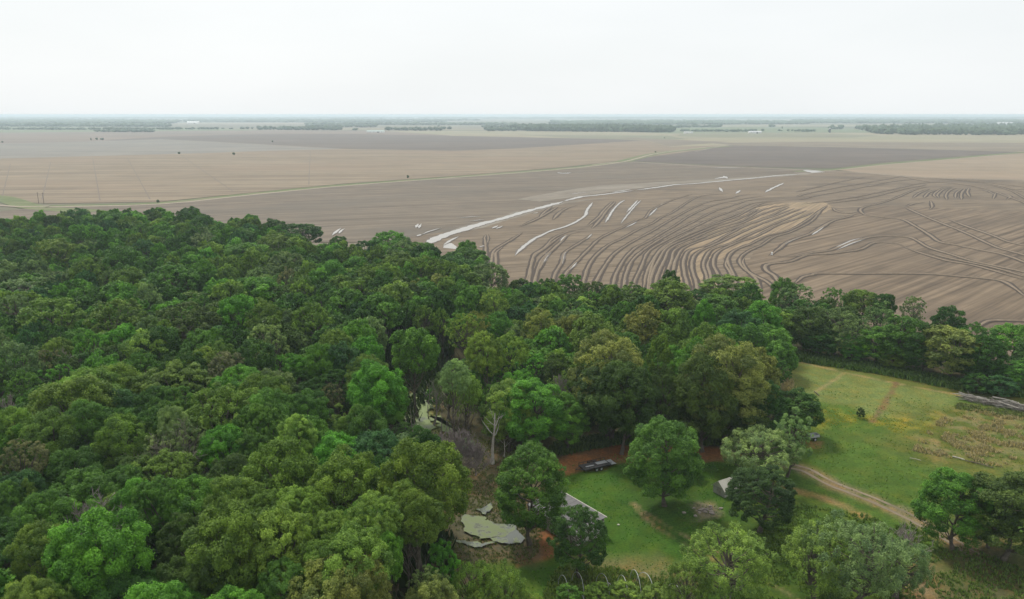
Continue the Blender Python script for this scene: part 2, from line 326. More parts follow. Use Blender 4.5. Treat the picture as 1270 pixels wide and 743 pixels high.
LEV = [
 Z2([(80,640),(110,550),(120,505),(190,460),(240,405),(300,372),(370,350),(450,335)]),
 Z2([(130,640),(160,590),(200,520),(260,455),(300,420),(345,378),(420,360)]),
 Z2([(255,640),(300,560),(315,500),(370,460),(450,410),(500,370)]),
 Z2([(330,630),(420,530),(480,470),(540,410),(600,375),(700,330),(760,300),(800,280),(850,268),(890,215),(970,175),(1040,145),(1160,110)]),
 Z2([(450,660),(480,580),(520,520),(600,450),(700,400),(800,345),(900,300),(960,260),(1030,230),(1160,145)])+Z3([(350,195),(480,186)]),
 Z2([(530,680),(600,560),(650,500),(720,450),(790,410),(900,350),(1000,290),(1160,203)])+Z3([(370,232),(480,215),(560,195),(640,190)]),
 Z2([(640,700),(665,620),(720,530),(790,460),(870,420),(960,365),(1040,320),(1160,243)])+Z3([(400,252),(520,225),(620,207),(690,200)]),
 Z2([(712,700),(730,620),(770,540),(850,470),(960,400),(1060,345),(1150,300)])+Z3([(400,287),(500,255),(600,225),(720,215)]),
 Z2([(780,690),(820,600),(870,490),(960,430),(1060,380),(1150,338)])+Z3([(400,322),(520,280),(620,242),(760,226)]),
 Z2([(880,640),(920,520),(980,460),(1060,410),(1150,362)])+Z3([(420,345),(560,292),(680,240),(770,232)]),
 Z2([(470,320),(545,260),(580,215),(640,155)]), Z2([(500,335),(560,270),(600,215),(655,160)]),
 Z2([(240,280),(280,235),(330,205),(400,185)]), Z2([(150,270),(190,225),(240,190)]),
 Z3([(10,640),(50,560),(110,490),(230,430),(380,370),(520,320),(640,262),(800,237)]),
 Z3([(70,660),(110,570),(150,500),(260,450),(400,392),(560,342),(680,278),(830,248)]),
 Z3([(40,650),(80,565),(130,495),(245,440),(390,381),(540,331),(660,270)]),
 Z3([(120,660),(150,580),(175,510),(280,460),(400,410),(560,355),(690,298),(830,255)]),
 Z3([(165,610),(190,540),(240,490),(400,430),(560,370),(700,322),(830,263)]),
 Z3([(245,720),(222,620),(225,560),(260,510),(370,480),(480,420),(600,362),(750,312),(860,272)]),
 Z3([(295,700),(270,620),(275,560),(310,520),(400,480),(520,425),(640,372),(770,322),(900,272)]),
 Z3([(355,665),(335,600),(350,550),(390,505),(500,470),(600,422),(740,362),(860,312),(930,282)]),
 Z3([(375,650),(360,600),(372,560)]),
 Z3([(425,665),(395,600),(400,550),(430,515),(520,472),(640,432),(760,370),(900,322),(970,292)]),
 Z3([(515,665),(480,590),(480,550),(520,510),(620,470),(700,430),(830,397),(930,342),(1000,290),(1050,255)]),
 Z3([(495,650),(465,600),(468,570)]),
 Z3([(710,700),(600,640),(555,600),(550,555),(600,515),(680,477),(740,437),(850,402),(960,342),(1020,272)]),
 Z3([(640,680),(590,630),(565,585),(568,560)]),
 Z3([(715,545),(770,505),(820,465),(900,435),(970,410),(1020,380),(1070,350)]),
 Z3([(740,545),(840,550),(960,527)])+Z4([(130,522),(160,512),(260,475),(370,443),(480,437),(600,445),(650,465),(720,505),(850,545),(960,580),(1100,610),(1265,645),(1500,700)]),
 Z3([(745,660),(700,630),(690,605),(720,590),(830,578)])+Z4([(0,548),(100,543),(220,530),(320,512),(400,475),(520,480),(565,495)]),
 Z3([(910,665),(960,655)])+Z5([(60,185),(200,185),(400,185),(620,185),(760,190),(900,202),(1060,215),(1150,230),(1210,265),(1275,315)]),
 Z4([(575,500),(610,515),(700,545),(830,582),(960,603),(1100,640),(1300,700)]),
 Z4([(720,150),(650,160),(520,215),(420,247),(335,268),(315,288),(345,312),(440,327),(560,340),(640,380),(720,430),(780,470),(880,490),(1000,515),(1150,545),(1265,585),(1400,640)]),
 Z4([(575,268),(690,320),(800,365),(900,405),(1000,450),(1120,505),(1265,545),(1400,590)]),
 Z4([(830,340),(950,385),(1080,430),(1180,470),(1265,490),(1400,520)]),
 Z4([(150,270),(180,292),(240,305),(300,295)]), Z4([(0,435),(60,400),(150,350),(240,325),(280,310)]),
 Z4([(575,268),(620,250),(690,240)]), Z4([(620,215),(660,185),(720,160)]), Z4([(685,215),(720,180),(790,160)]),
 Z4([(775,215),(765,195),(800,165),(850,150)]), Z4([(870,215),(875,185),(910,160)]), Z4([(955,210),(940,180),(950,155)]),
 Z4([(725,230),(735,265),(720,280)]), Z4([(1090,220),(1105,185)]), Z4([(1140,185),(1190,205),(1170,225)]),


 Z4([(-60,180),(0,165),(150,130),(300,100),(340,95)]), Z4([(-60,210),(0,190),(200,150),(350,125),(560,88)]),
 Z4([(-40,225),(60,200),(230,172),(480,122),(640,104)]), Z4([(0,247),(150,230),(330,200),(500,165),(650,132),(760,122)]),
 Z4([(140,245),(350,215),(560,165),(700,137)]), Z4([(200,175),(330,150),(480,135)]),
 Z1([(780,690),(800,590),(860,540),(940,480),(985,455)]), Z1([(820,690),(850,610),(900,560),(970,500)]),
 Z1([(545,595),(560,550),(600,520),(660,485),(730,440)]), Z1([(570,595),(572,560),(610,528)]), Z1([(505,500),(500,470),(512,450)]), Z1([(520,500),(522,470),(518,450)]),
 Z1([(720,400),(840,345),(950,280)]), Z1([(920,360),(960,320),(991,305)]),
 Z4([(560,90),(700,118),(860,130),(1000,150),(1130,190),(1265,240),(1400,300)]), Z4([(720,98),(900,112),(1080,135),(1265,178),(1400,210)]),
 Z5([(700,60),(800,88),(950,120),(1100,152),(1265,200),(1350,230)]),
 Z4([(760,215),(745,195),(780,165),(830,148)]), Z4([(820,225),(815,195),(840,168),(880,155)]), Z4([(905,225),(905,190),(925,160)]), Z4([(1000,160),(1060,175),(1100,195)]), Z4([(1040,140),(1120,150),(1200,175),(1265,210),(1380,270)]), Z4([(860,105),(1000,118),(1150,135),(1265,150),(1380,170)]),
 Z5([(1040,470),(1100,458),(1270,462),(1400,470)]),
]
M_LEVEE = mat_simple('levee_soil', (0.22, 0.172, 0.120), (0.145, 0.111, 0.076), 0.6, 0.9)
LI = [0]
def levee(pts, w=1.5, h=0.26):
    LI[0] += 1; zoff = LI[0]*0.0015
    pts = list(pts)
    for e in (0, -1):
        a_, b_ = pts[e], pts[1 if e == 0 else -2]
        if a_[1] > skyline_(a_[0])-14 and a_[1] > b_[1]:
            l_ = math.hypot(a_[0]-b_[0], a_[1]-b_[1]); n_ = (a_[0]+(a_[0]-b_[0])/l_*10, a_[1]+max(.3, (a_[1]-b_[1])/l_)*26)
            pts = [n_]+pts if e == 0 else pts+[n_]
    Q = smooth_line(world_poly(pts), 3.0); Q = Q + 0.35*(np.stack([fbm(Q[:, 0]/6, Q[:, 1]/6), fbm(Q[:, 0]/6+31, Q[:, 1]/6)], 1)-.5)
    T = np.gradient(Q, axis=0); T /= np.linalg.norm(T, axis=1)[:, None]+1e-9; Nn = np.stack([-T[:, 1], T[:, 0]], 1)
    n = len(Q); fh = h*(0.65+0.7*fbm(Q[:, 0]/4, Q[:, 1]/4+5)); tp = np.minimum(1, np.minimum(np.arange(n), n-1-np.arange(n))/6.0+.05); fh = fh*tp; wj = (0.7+0.6*fbm(Q[:, 0]/8+3, Q[:, 1]/8))*(.25+.75*tp)
    prof = [(-1.25, 0), (-0.45, 0), (-0.15, 1), (0.15, 1), (0.45, 0), (1.2, 0)]
    rows = []
    for u, k in prof:
        z = ZF + 0.03 + zoff + (fh if k else 0)
        rows.append(np.column_stack([Q+Nn*(u*w*wj)[:, None], np.full(n, z) if np.isscalar(z) else z]))
    v = np.vstack(rows); i = np.arange(n-1); fs = []; mi = []
    for r in range(5):
        fs.append(np.stack([i+r*n, i+r*n+1, i+(r+1)*n+1, i+(r+1)*n], 1)[:, ::-1]); mi += [1 if r in (0, 4) else 0]*(n-1)
    me = mesh_np('levee', v, np.vstack(fs), [M_LEVEE, M_FURROW], mi, False)
    tagset(link('levee', me), kind='structure')
for iL, L in enumerate(LEV):
    d = abs(np.mean([p[1] for p in L])); levee(L, *((1.15 if d > 270 else 1.4 if d > 240 else 1.9, .26) if np.mean([p[0] for p in L]) < 985 else (1.45, .26)))

WI = [0]
def water(pts, w, w_end=None, name='ditch_water', jit=0.25): WI[0] += 1; ribbon('damp_margin', world_poly(pts), w*1.0+1.3, ZF+0.115+WI[0]*0.0001, M_DAMP, 2.0, (w_end or w)*1.0+1.3, .8, taper=6); ribbon(name, world_poly(pts), w, ZF+0.13+WI[0]*0.002, WATERW, 2.0, w_end, max(jit, .7), taper=8)
CH = Z1([(110,525),(180,490),(260,455),(400,410),(500,380),(620,350),(750,310),(870,280),(985,247)])
water(CH, 6.4, 4.4, jit=.3); water(CH[-1:]+Z2([(400,134),(450,125),(600,110),(780,85)]), 4.2, 2.6); water(Z2([(780,85),(900,70),(1040,50),(1168,42)])+Z3([(400,118),(600,100),(760,83),(900,75)]), 3.6, 3.6, jit=.35)
water(Z2([(340,112),(430,102),(520,98)]), 1.5, 1.0); water(Z2([(620,100),(700,88),(760,78)]), 2.0)
water(Z2([(-8,518),(40,465),(110,410),(170,380),(245,347),(285,337),(330,322),(400,290),(455,250),(470,210),(505,165)]), 1.7, 1.6)
for pts, w in ((Z2([(160,590),(200,522),(240,477)]), .8), (Z2([(290,437),(315,395),(345,378)]), .8), (Z2([(307,572),(313,510),(342,485)]), .6), (Z2([(352,612),(400,560)]), .8), (Z2([(462,408),(500,372)]), .7),
    (Z2([(722,332),(800,292)]), .9), (Z2([(872,260),(930,200)]), .8), (Z2([(950,182),(975,172)]), 1), (Z2([(716,700),(722,680)]), 2.0), (Z2([(588,300),(610,262),(640,216),(680,172),(720,148)]), 1.1),
    (Z2([(690,305),(740,240),(790,182),(825,150)]), .7), (Z2([(727,232),(770,185),(802,150)]), 1.1), (Z3([(690,180),(740,153),(800,125)]), 2.2), (Z3([(522,187),(548,167)]), 2.2), (Z3([(428,150),(447,178)]), 2.2),
    (Z3([(400,102),(440,95),(472,88)]), 5), (Z3([(450,85),(475,100)]), 4), (Z3([(370,38),(470,38),(580,41)]), 5), (Z3([(180,42),(196,42)]), 6), (Z3([(785,490),(830,462),(892,441)]), .8), (Z3([(960,427),(1000,398),(1030,378)]), 1.1),
    (Z4([(157,512),(270,462),(342,448)]), .8), (Z4([(175,520),(270,478),(345,455)]), .8), (Z4([(30,432),(100,385)]), 1.0), (Z1([(78,410),(92,385)]), 1.7), (Z1([(95,415),(112,385)]), 1.7), (Z1([(85,462),(110,450)]), 2.2), (Z1([(110,455),(160,432),(240,410)]), .9),
    (Z1([(545,415),(585,395)]), 1.4), (Z1([(570,417),(612,398)]), 1.2), (Z1([(465,530),(500,518)]), 1.0), (Z1([(245,520),(290,488),(342,463)]), 1.7), (Z1([(800,322),(830,315)]), 1.5), (Z1([(305,405),(350,403)]), 2.0), (Z1([(415,368),(500,360)]), 1.8), (Z1([(330,350),(420,343),(480,340)]), 1.2),
    (Zc(400,270,6.19)([(70,140),(110,105),(145,80)]), 1.6), (Zc(400,270,6.19)([(125,125),(145,100),(172,85)]), 1.4), (Z5([(1040,469),(1080,462)]), .9), (Zc(640,130,3.23)([(165,272),(190,275),(222,272)]), 6), (Zc(820,135,2.822)([(490,213),(530,216),(570,219)]), 8)):
    water(pts, w)
sheet('flood_pool', Z1([(240,532),(262,505),(300,503),(325,520),(330,540)]), ZF+0.055, WATERW, 1.2, 2)
sheet('flood_pool', Z3([(905,52),(960,53),(1035,62),(960,66)]), ZF+0.055, WATERW, 2, 6)
# low dark clods in the bare strips and a pale standpipe
o = link('standpipe', mesh_np('standpipe', *(lambda: (np.array([[math.cos(a)*0.35, math.sin(a)*0.35, z] for z in (0, 1.3) for a in np.linspace(0, 2*math.pi, 8, endpoint=False)]), [np.array([[i, (i+1) % 8, 8+(i+1) % 8, 8+i] for i in range(8)]), np.array([list(range(8, 16))])]))(), [mat_simple('white_pipe', (0.8, 0.8, 0.78), (0.7, 0.7, 0.68))]))
o.location = (*at(800+730/4.642, 200+540/4.642)[:2], ZF); tagset(o, 'short white standpipe at the end of a curved levee in the ploughed field', 'pipe')

# ---------------------------------------------------------------- near ground, painted with what grows or lies there
def skyline(px): return np.interp(px, skx, sky_y)
far_edge = []
for px in range(-200, 2001, 50):
    z = 15 if px < 640 else 12; far_edge.append(A2(px, skyline(px)+5, z))
far_edge = np.array(far_edge)
lawn = WP([(668,580),(760,558),(840,558),(912,566),(930,530),(1000,500),(962,452),(985,447),(1100,464),(1200,484),(1290,497),(1900,640),(3400,900),(3400,1300),(1600,1300),(600,1000),(585,735),(610,690),(700,690),(690,630)])
marsh = WP([(455,610),(500,545),(498,495),(508,468),(540,466),(548,515),(600,545),(672,560),(690,600),(680,650),(660,700),(560,700),(560,640),(520,610)])
X0, X1, Y0, Y1, G = -70.0, 235.0, 52.0, 275.0, 0.6
gx = np.arange(X0, X1+G, G); gy = np.arange(Y0, Y1+G, G); GX, GY = np.meshgrid(gx, gy); P = np.stack([GX.ravel(), GY.ravel()], 1)
wob = lambda s, k: (fbm(P[:, 0]/s+k, P[:, 1]/s-k)-.5)
nzA = fbm(P[:, 0]/9, P[:, 1]/9, 5); nzB = fbm(P[:, 0]/2.2+40, P[:, 1]/2.2, 4); nzC = fbm(P[:, 0]/30+7, P[:, 1]/30, 3)
C = np.empty((len(P), 3)); C[:] = (0.05, 0.052, 0.03); C *= (0.6+0.8*nzA)[:, None]
def blend(c, mask): C[:] = C*(1-mask[:, None]) + np.array(c)*mask[:, None] if np.ndim(c) == 1 else C*(1-mask[:, None]) + c*mask[:, None]
def smask(d, soft): return np.clip(0.5-d/soft, 0, 1)
def area(pts, soft=2.0, wobble=4.0, s=6.0, k=0.0):
    return smask(sdpoly(P, WP(pts) if not isinstance(pts, np.ndarray) else pts) + wobble*2*wob(s, k), soft)
def tr(a, lo, hi): return np.clip((a-lo)/(hi-lo), 0, 1)
grass_n = tr(nzB, 0.25, 0.75)[:, None]
green = np.array([0.032, 0.084, 0.011])*(1-grass_n)+np.array([0.048, 0.112, 0.015])*grass_n
olive = np.array([0.070, 0.090, 0.020])*(1-grass_n)+np.array([0.10, 0.122, 0.030])*grass_n
mgreen = np.array([0.044, 0.092, 0.014])*(1-grass_n)+np.array([0.066, 0.124, 0.020])*grass_n
sage = np.array([0.105, 0.138, 0.042])*(1-grass_n)+np.array([0.130, 0.165, 0.054])*grass_n
lm = area(lawn, 3, 3); blend(mgreen, lm)
m_l = area([(680,585),(765,562),(905,575),(905,640),(860,660),(880,743),(640,760),(690,620)], 6, 3, 8, 1); blend(green, m_l)
blend(olive, area([(960,450),(985,446),(1100,463),(1290,496),(1290,512),(1190,492),(1050,470),(990,452)], 2.5, 1.5, 5, 2))
blend(sage, area([(965,455),(990,449),(1112,477),(1192,492),(1178,505),(1140,525),(1085,520),(1060,503),(1010,498),(965,470)], 3, 2, 6, 3)*0.9)
blend(olive, area([(1112,500),(1270,512),(1300,560),(1300,620),(1100,560),(1060,545),(1120,530)], 8, 5, 9, 4)*0.8)
blend((0.22, 0.20, 0.03), area([(1005,505),(1050,507),(1060,515),(1110,520),(1150,520),(1160,510),(1175,520),(1150,540),(1110,538),(1070,524),(1020,530)], 4, 4, 5, 5)*tr(nzB, 0.42, 0.66)*0.6)
blend((0.16, 0.142, 0.07), area([(1130,560),(1165,520),(1210,508),(1275,525),(1275,560),(1240,578),(1190,570)], 6, 6, 5, 6)*tr(nzB, 0.42, 0.60)*0.8)
# bare red earth along the wood, around the pond, trampled spots
red = np.array([0.20, 0.098, 0.045])*(0.7+0.6*nzA)[:, None]
blend(red, area([(676,582),(695,567),(760,552),(830,552),(905,555),(925,566),(900,573),(850,576),(770,575),(735,582),(700,593),(680,595)], 1.5, 1.2, 3, 7)*0.95)
blend(red, area([(598,602),(625,592),(648,600),(650,612),(610,622),(598,612)], 1.0, 1.0, 2, 8))
blend(red*0.85, area([(635,690),(680,640),(690,660),(690,690),(640,705)], 1.5, 1.2, 3, 9))
blend((0.085, 0.075, 0.045), area(marsh, 2, 2, 4, 10)*0.9)
blend((0.17, 0.20, 0.08), area([(490,560),(505,540),(508,485),(540,480),(545,520),(570,545),(560,575),(500,590)], 2, 2, 4, 11)*0.8)
blend((0.14, 0.13, 0.075), area([(560,560),(600,570),(612,590),(590,610),(565,600)], 3, 2, 4, 12)*0.8)
blend(green, area([(612,606),(630,600),(640,612),(620,616)], 1, .6, 2, 13))
# grey mud round the pond, pale litter, painted shade under the lawn tree
blend((0.085, 0.082, 0.055), area([(560,625),(620,618),(655,640),(660,690),(560,690)], 2, 2, 3, 14)*0.7)
for pts, c, soft, k, a in (([(1120,700),(1150,695),(1180,743),(1110,760)], (0.20, 0.14, 0.09), 4, 15, .8), ([(860,628),(885,625),(890,640),(868,645)], (0.30, 0.24, 0.19), 2, 16, .8), ([(720,690),(800,690),(870,715),(850,735),(700,730)], (0.17, 0.14, 0.07), 4, 17, .6),
    ([(965,475),(980,473),(982,487),(970,488)], (0.38, 0.30, 0.20), 1.5, 18, .9), ([(1180,640),(1270,670),(1300,760),(1160,743)], (0.075, 0.065, 0.035), 6, 19, .8), ([(770,600),(860,600),(880,655),(800,650)], (0.04, 0.085, 0.02), 6, 20, .5), ([(1000,548),(1020,548),(1022,556),(1004,556)], (0.26, 0.14, 0.07), 1.5, 21, .8)):  # the dark green patch paints the spreading tree's soft shadow into the lawn
    blend(c, area(pts, soft, 2, 3, k)*a)
def pathpaint(pts, w, c, soft=0.8, a=0.8, k=0):
    d = sdline(P, smooth_line(WP(pts), 2.0)) + 0.9*wob(2.0, 22+k); blend(c, smask(d-w/2, soft)*a*tr(nzB, 0.2, 0.5))
TRACK = [(975,578),(1000,584),(1030,600),(1060,612),(1095,626),(1130,643),(1165,662),(1210,690)]
pathpaint(TRACK, 3.8, (0.20, 0.155, 0.105), 2.0, .75)
pathpaint([(975,607),(1010,615),(1045,628),(1070,640)], 1.8, (0.28, 0.19, 0.10), 1.2, .7)
pathpaint([(790,632),(815,655),(850,675),(880,692),(950,722),(990,745),(1040,780)], .5, (0.27, 0.22, 0.13), .6, .8, 1)
pathpaint([(785,625),(830,655),(868,674),(900,690)], .5, (0.27, 0.22, 0.13), .6, .8, 2)
pathpaint([(990,448),(1040,461),(1112,476),(1170,487),(1195,492)], 1.1, (0.24, 0.20, 0.10), .8, .8, 3)
pathpaint([(1112,475),(1100,497),(1082,524)], 1.2, (0.125, 0.085, 0.05), .7, .85, 4)
pathpaint([(1045,464),(1030,475),(1012,486)], .8, (0.27, 0.20, 0.11), .8, .7, 5)
pathpaint([(925,590),(950,596),(975,607)], 1.0, (0.22, 0.15, 0.08), 1, .6, 6)
C *= (0.76+0.28*nzC)[:, None]
dmarsh = sdpoly(P, marsh); Z = 0.06 + 0.22*(nzA-0.4) + 0.10*(nzB-.5) - 0.10*np.clip(-dmarsh/4, 0, 1)
Z = np.clip(Z, 0.0, 0.4)
keep = np.ones(len(P), bool)
fe = np.vstack([far_edge, [[3000, 150], [3000, 5000], [-900, 5000]]]); keep &= sdpoly(P, fe) > -6
nX, nY = len(gx), len(gy); I = np.arange(nX*nY).reshape(nY, nX)
q = np.stack([I[:-1, :-1], I[:-1, 1:], I[1:, 1:], I[1:, :-1]], -1).reshape(-1, 4); q = q[keep[q].all(1)]
used = np.zeros(len(P), bool); used[q.ravel()] = True; remap = np.cumsum(used)-1
mG, nt, bG, _ = newmat('meadow_ground')
an = N(nt, 'ShaderNodeAttribute'); an.attribute_name = 'paint'
gv = posmap(nt); f1 = noise(nt, 3.0, gv, 5, 0.75); f2 = noise(nt, 0.6, gv, 4, 0.6)
c1 = mixc(nt, ramp(nt, f1, 0.3, 0.7), mixc(nt, 1.0, an.outputs['Color'], (0.50, 0.56, 0.5), 'MULTIPLY'), mixc(nt, 1.0, an.outputs['Color'], (1.55, 1.45, 1.4), 'MULTIPLY'))
f3 = noise(nt, 0.22, gv, 6, 0.7); c1 = mixc(nt, ramp(nt, f3, 0.45, 0.62), c1, mixc(nt, 1.0, c1, (1.25, 0.98, 0.85), 'MULTIPLY'))
c1 = mixc(nt, ramp(nt, f2, 0.4, 0.7), c1, mixc(nt, 1.0, c1, (1.15, 1.1, 0.9), 'MULTIPLY'))
nt.links.new(c1, bG.inputs['Base Color']); bG.inputs['Roughness'].default_value = 0.95; bG.inputs['Specular IOR Level'].default_value = 0.1
me = mesh_np('meadow', np.column_stack([P, Z])[used], remap[q], [mG], smooth=True)
ca = me.color_attributes.new('paint', 'FLOAT_COLOR', 'POINT'); ca.data.foreach_set('color', np.column_stack([C, np.ones(len(C))])[used].astype(np.float32).ravel())
tagset(link('meadow', me), kind='structure')
def gh(x, y):
    i = int(round((x-X0)/G)); j = int(round((y-Y0)/G))
    return Z[j*nX+i] if 0 <= i < nX and 0 <= j < nY else 0.0
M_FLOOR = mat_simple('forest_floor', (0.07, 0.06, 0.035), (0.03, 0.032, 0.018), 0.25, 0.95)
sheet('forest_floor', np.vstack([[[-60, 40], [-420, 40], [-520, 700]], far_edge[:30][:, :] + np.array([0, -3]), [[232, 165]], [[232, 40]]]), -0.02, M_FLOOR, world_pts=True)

# the dirt track as its own strip, broken by grass along the middle
M_TRACK = mat_field('track_gravel', (0.33, 0.27, 0.20), (0.24, 0.19, 0.13), (0.42, 0.36, 0.29), dirang(TRACK[1], TRACK[4]), 0.7, 6, 5, 0.8, (0.12, 0.15, 0.06), 0.7, 0.3)
def track_strip(pts, off, w):
    Q = smooth_line(WP(pts), 0.7); T = np.gradient(Q, axis=0); T /= np.linalg.norm(T, axis=1)[:, None]; Nn = np.stack([-T[:, 1], T[:, 0]], 1)
    wl = w/2*(0.8+0.8*(fbm(Q[:, 0]/1.5, Q[:, 1]/1.5)-.5)); n = len(Q)
    L = Q+Nn*(off+wl)[:, None]; Rr = Q+Nn*(off-wl)[:, None]; S = []
    for a in (L, Rr): S.append(np.array([[x, y, gh(x, y)+0.035] for x, y in a]))
    i = np.arange(n-1); return np.vstack(S), np.stack([i, i+n, i+n+1, i+1], 1)
va, fa = track_strip(TRACK, 0.8, 0.7); vb, fb = track_strip(TRACK, -0.8, 0.75)
tagset(link('dirt_track', mesh_np('dirt_track', np.vstack([va, vb]), np.vstack([fa, fb+len(va)]), [M_TRACK])), kind='structure')

# pond and marsh water
M_POND = mat_water('pond_water', (0.10, 0.11, 0.08), 0.08, (0.30, 0.36, 0.20), 0.16, 0.40, 0.46)
M_MARSH = mat_water('marsh_water', (0.09, 0.11, 0.05), 0.3, (0.20, 0.25, 0.11), 0.3, 0.35, 0.45)
M_OPEN = mat_water('open_water', (0.10, 0.11, 0.09), 0.1, (0.16, .19, .10), 0.6, .50, .60)
sheet('pond', [(572,645),(580,640),(600,642),(618,652),(634,660),(638,667),(612,669),(588,664),(576,656)], 0.30, mat_water('duckweed', (0.09, 0.10, 0.06), 0.25, (0.155, 0.185, 0.09), 0.9, 0.40, 0.50), 1.3, .35, es=1.3)
sheet('pond', [(620,654),(630,652),(646,660),(656,668),(648,675),(636,677),(622,676),(612,670),(628,667)], 0.31, M_OPEN, 1.3, .35, es=1.3)
sheet('pond', [(565,672),(590,672),(612,674),(600,680),(570,680)], 0.30, M_OPEN, 1.3, .35, es=1.2)
sheet('pond', [(590,632),(606,628),(614,634),(600,638)], 0.31, M_OPEN, 1.3, .35, es=1.2)
sheet('marsh_water', [(505,545),(511,512),(514,488),(530,482),(536,500),(534,520),(530,545),(515,558)], 0.30, M_MARSH, 2.6, .5, es=2.0)
sheet('marsh_water', [(538,520),(552,518),(560,530),(556,540),(540,532)], 0.30, M_MARSH, 2.6, .5, es=2.0)

# ================================================================ trees
def tube_np(P, r, n=6):
    P = np.asarray(P, float); r = np.asarray(r, float); T = np.gradient(P, axis=0); T /= np.linalg.norm(T, axis=1)[:, None]+1e-9
    ref = np.array([1., 0.13, 0]) if abs(T[0, 2]) > 0.5 else np.array([0., 0, 1.])
    A = np.cross(T, ref); A /= np.linalg.norm(A, axis=1)[:, None]+1e-9; B = np.cross(T, A)
    a = np.linspace(0, 2*math.pi, n, endpoint=False)
    v = (P[:, None] + r[:, None, None]*(np.cos(a)[None, :, None]*A[:, None] + np.sin(a)[None, :, None]*B[:, None])).reshape(-1, 3)
    m = len(P); i = np.arange(m-1)[:, None]*n; j = np.arange(n)[None, :]
    f = np.stack([i+j, i+(j+1) % n, i+n+(j+1) % n, i+n+j], -1).reshape(-1, 4)
    return v, f
class Acc:
    def __init__(s): s.v = []; s.f = []; s.n = 0
    def add(s, v, f): s.v.append(v); s.f.append(f+s.n); s.n += len(v)
    def get(s): return np.vstack(s.v), np.vstack(s.f)
def skeleton(r, h, R0, tr, n_limb, base=0.25, levels=2, up=0.6, sides=6, twigs=5, droop=0.0, flare=1.0, spread=1.0):
    """trunk with limbs; returns geometry and limb tips. r: generator"""
    acc = Acc(); tips = []
    k = 9; z = np.linspace(0, h*0.82, k); wob = np.cumsum(r.normal(0, 0.012*h, (k, 2)), 0); wob[0] = 0
    P = np.column_stack([wob, z]); rad = tr*np.linspace(1, 0.22, k); rad[0] *= 1.5*flare
    v, f = tube_np(P, rad, sides+2); acc.add(v, f)
    def grow(p, d, L, rr, lev):
        m = 5; pts = [p]; dd = d.copy()
        for _ in range(m-1):
            dd = dd + r.normal(0, 0.16, 3) + np.array([0, 0, 0.10*up-droop*0.25]); dd /= np.linalg.norm(dd); pts.append(pts[-1]+dd*L/(m-1))
        pts = np.array(pts); v, f = tube_np(pts, np.maximum(rr*np.linspace(1, 0.35, m), .022), max(3, sides-lev)); acc.add(v, f)
        if lev >= levels: tips.append(pts[-1]); return
        for t in range(twigs if lev else twigs-1):
            i = r.integers(1, m); a = r.normal(0, 1, 3); a[2] = a[2]*0.5+up*0.7; a = a/np.linalg.norm(a); nd = dd*0.9+a*0.9; nd /= np.linalg.norm(nd)
            grow(pts[i], nd, L*r.uniform(0.4, 0.62), rr*0.55, lev+1)
    for i in range(n_limb):
        t = base + (0.92-base)*(i+r.random()*0.6)/n_limb; zz = t*h*0.82; p = np.array([np.interp(zz, z, P[:, 0]), np.interp(zz, z, P[:, 1]), zz])
        a = i*2.4+r.random(); el = up*(0.5+0.9*t)
        d = np.array([math.cos(a), math.sin(a), el]); d /= np.linalg.norm(d)
        Ls = R0*spread*(1.15-0.75*max(0, t-0.35))*r.uniform(0.75, 1.0)
        grow(p, d, Ls, tr*0.42*(1.15-t), 1)
    return (*acc.get(), np.array(tips))

def leaves_np(C0, D0, n, size, r, jit=0.75, upb=0.35):
    """leaf quads at C0 facing roughly D0"""
    nrm = D0 + r.normal(0, jit, C0.shape) + np.array([0, 0, upb]); nrm /= np.linalg.norm(nrm, axis=1)[:, None]
    t = np.cross(nrm, r.normal(0, 1, C0.shape)); t /= np.linalg.norm(t, axis=1)[:, None]; b = np.cross(nrm, t)
    s = size*r.uniform(0.6, 1.3, (len(C0), 1))
    v = np.stack([C0-t*s*0.5-nrm*s*0.10, C0+b*s*0.30, C0+t*s*0.5-nrm*s*0.10, C0-b*s*0.30], 1).reshape(-1, 3)
    return v, np.arange(len(v)).reshape(-1, 4)
STY = {  # zc, zr: crown centre / half height over tree height; lobes, lobe radius, sub clumps, leaf count factor, leaf size factor, profile
 'oak':   dict(zc=.69, zr=.30, nl=40, lr=(.20, .34), ns=22, fill=1.0, leaf=1.0, prof='dome'),
 'round': dict(zc=.68, zr=.31, nl=85, lr=(.14, .24), ns=9, fill=1.0, leaf=.85, prof='dome'),
 'tall':  dict(zc=.64, zr=.35, nl=60, lr=(.18, .30), ns=10, fill=1.0, leaf=.9, prof='oval'),
 'cone':  dict(zc=.54, zr=.46, nl=90, lr=(.13, .24), ns=9, fill=1.05, leaf=.8, prof='cone'),
 'airy':  dict(zc=.67, zr=.32, nl=75, lr=(.10, .20), ns=7, fill=.62, leaf=.75, prof='dome'),
 'willow':dict(zc=.54, zr=.42, nl=110, lr=(.10, .19), ns=7, fill=.72, leaf=.70, prof='wide'),
 'bush':  dict(zc=.50, zr=.48, nl=34, lr=(.22, .36), ns=9, fill=.9, leaf=1.3, prof='dome'),
}
TH_, TR_ = 16.0, 5.0      # height and crown radius of the unit tree
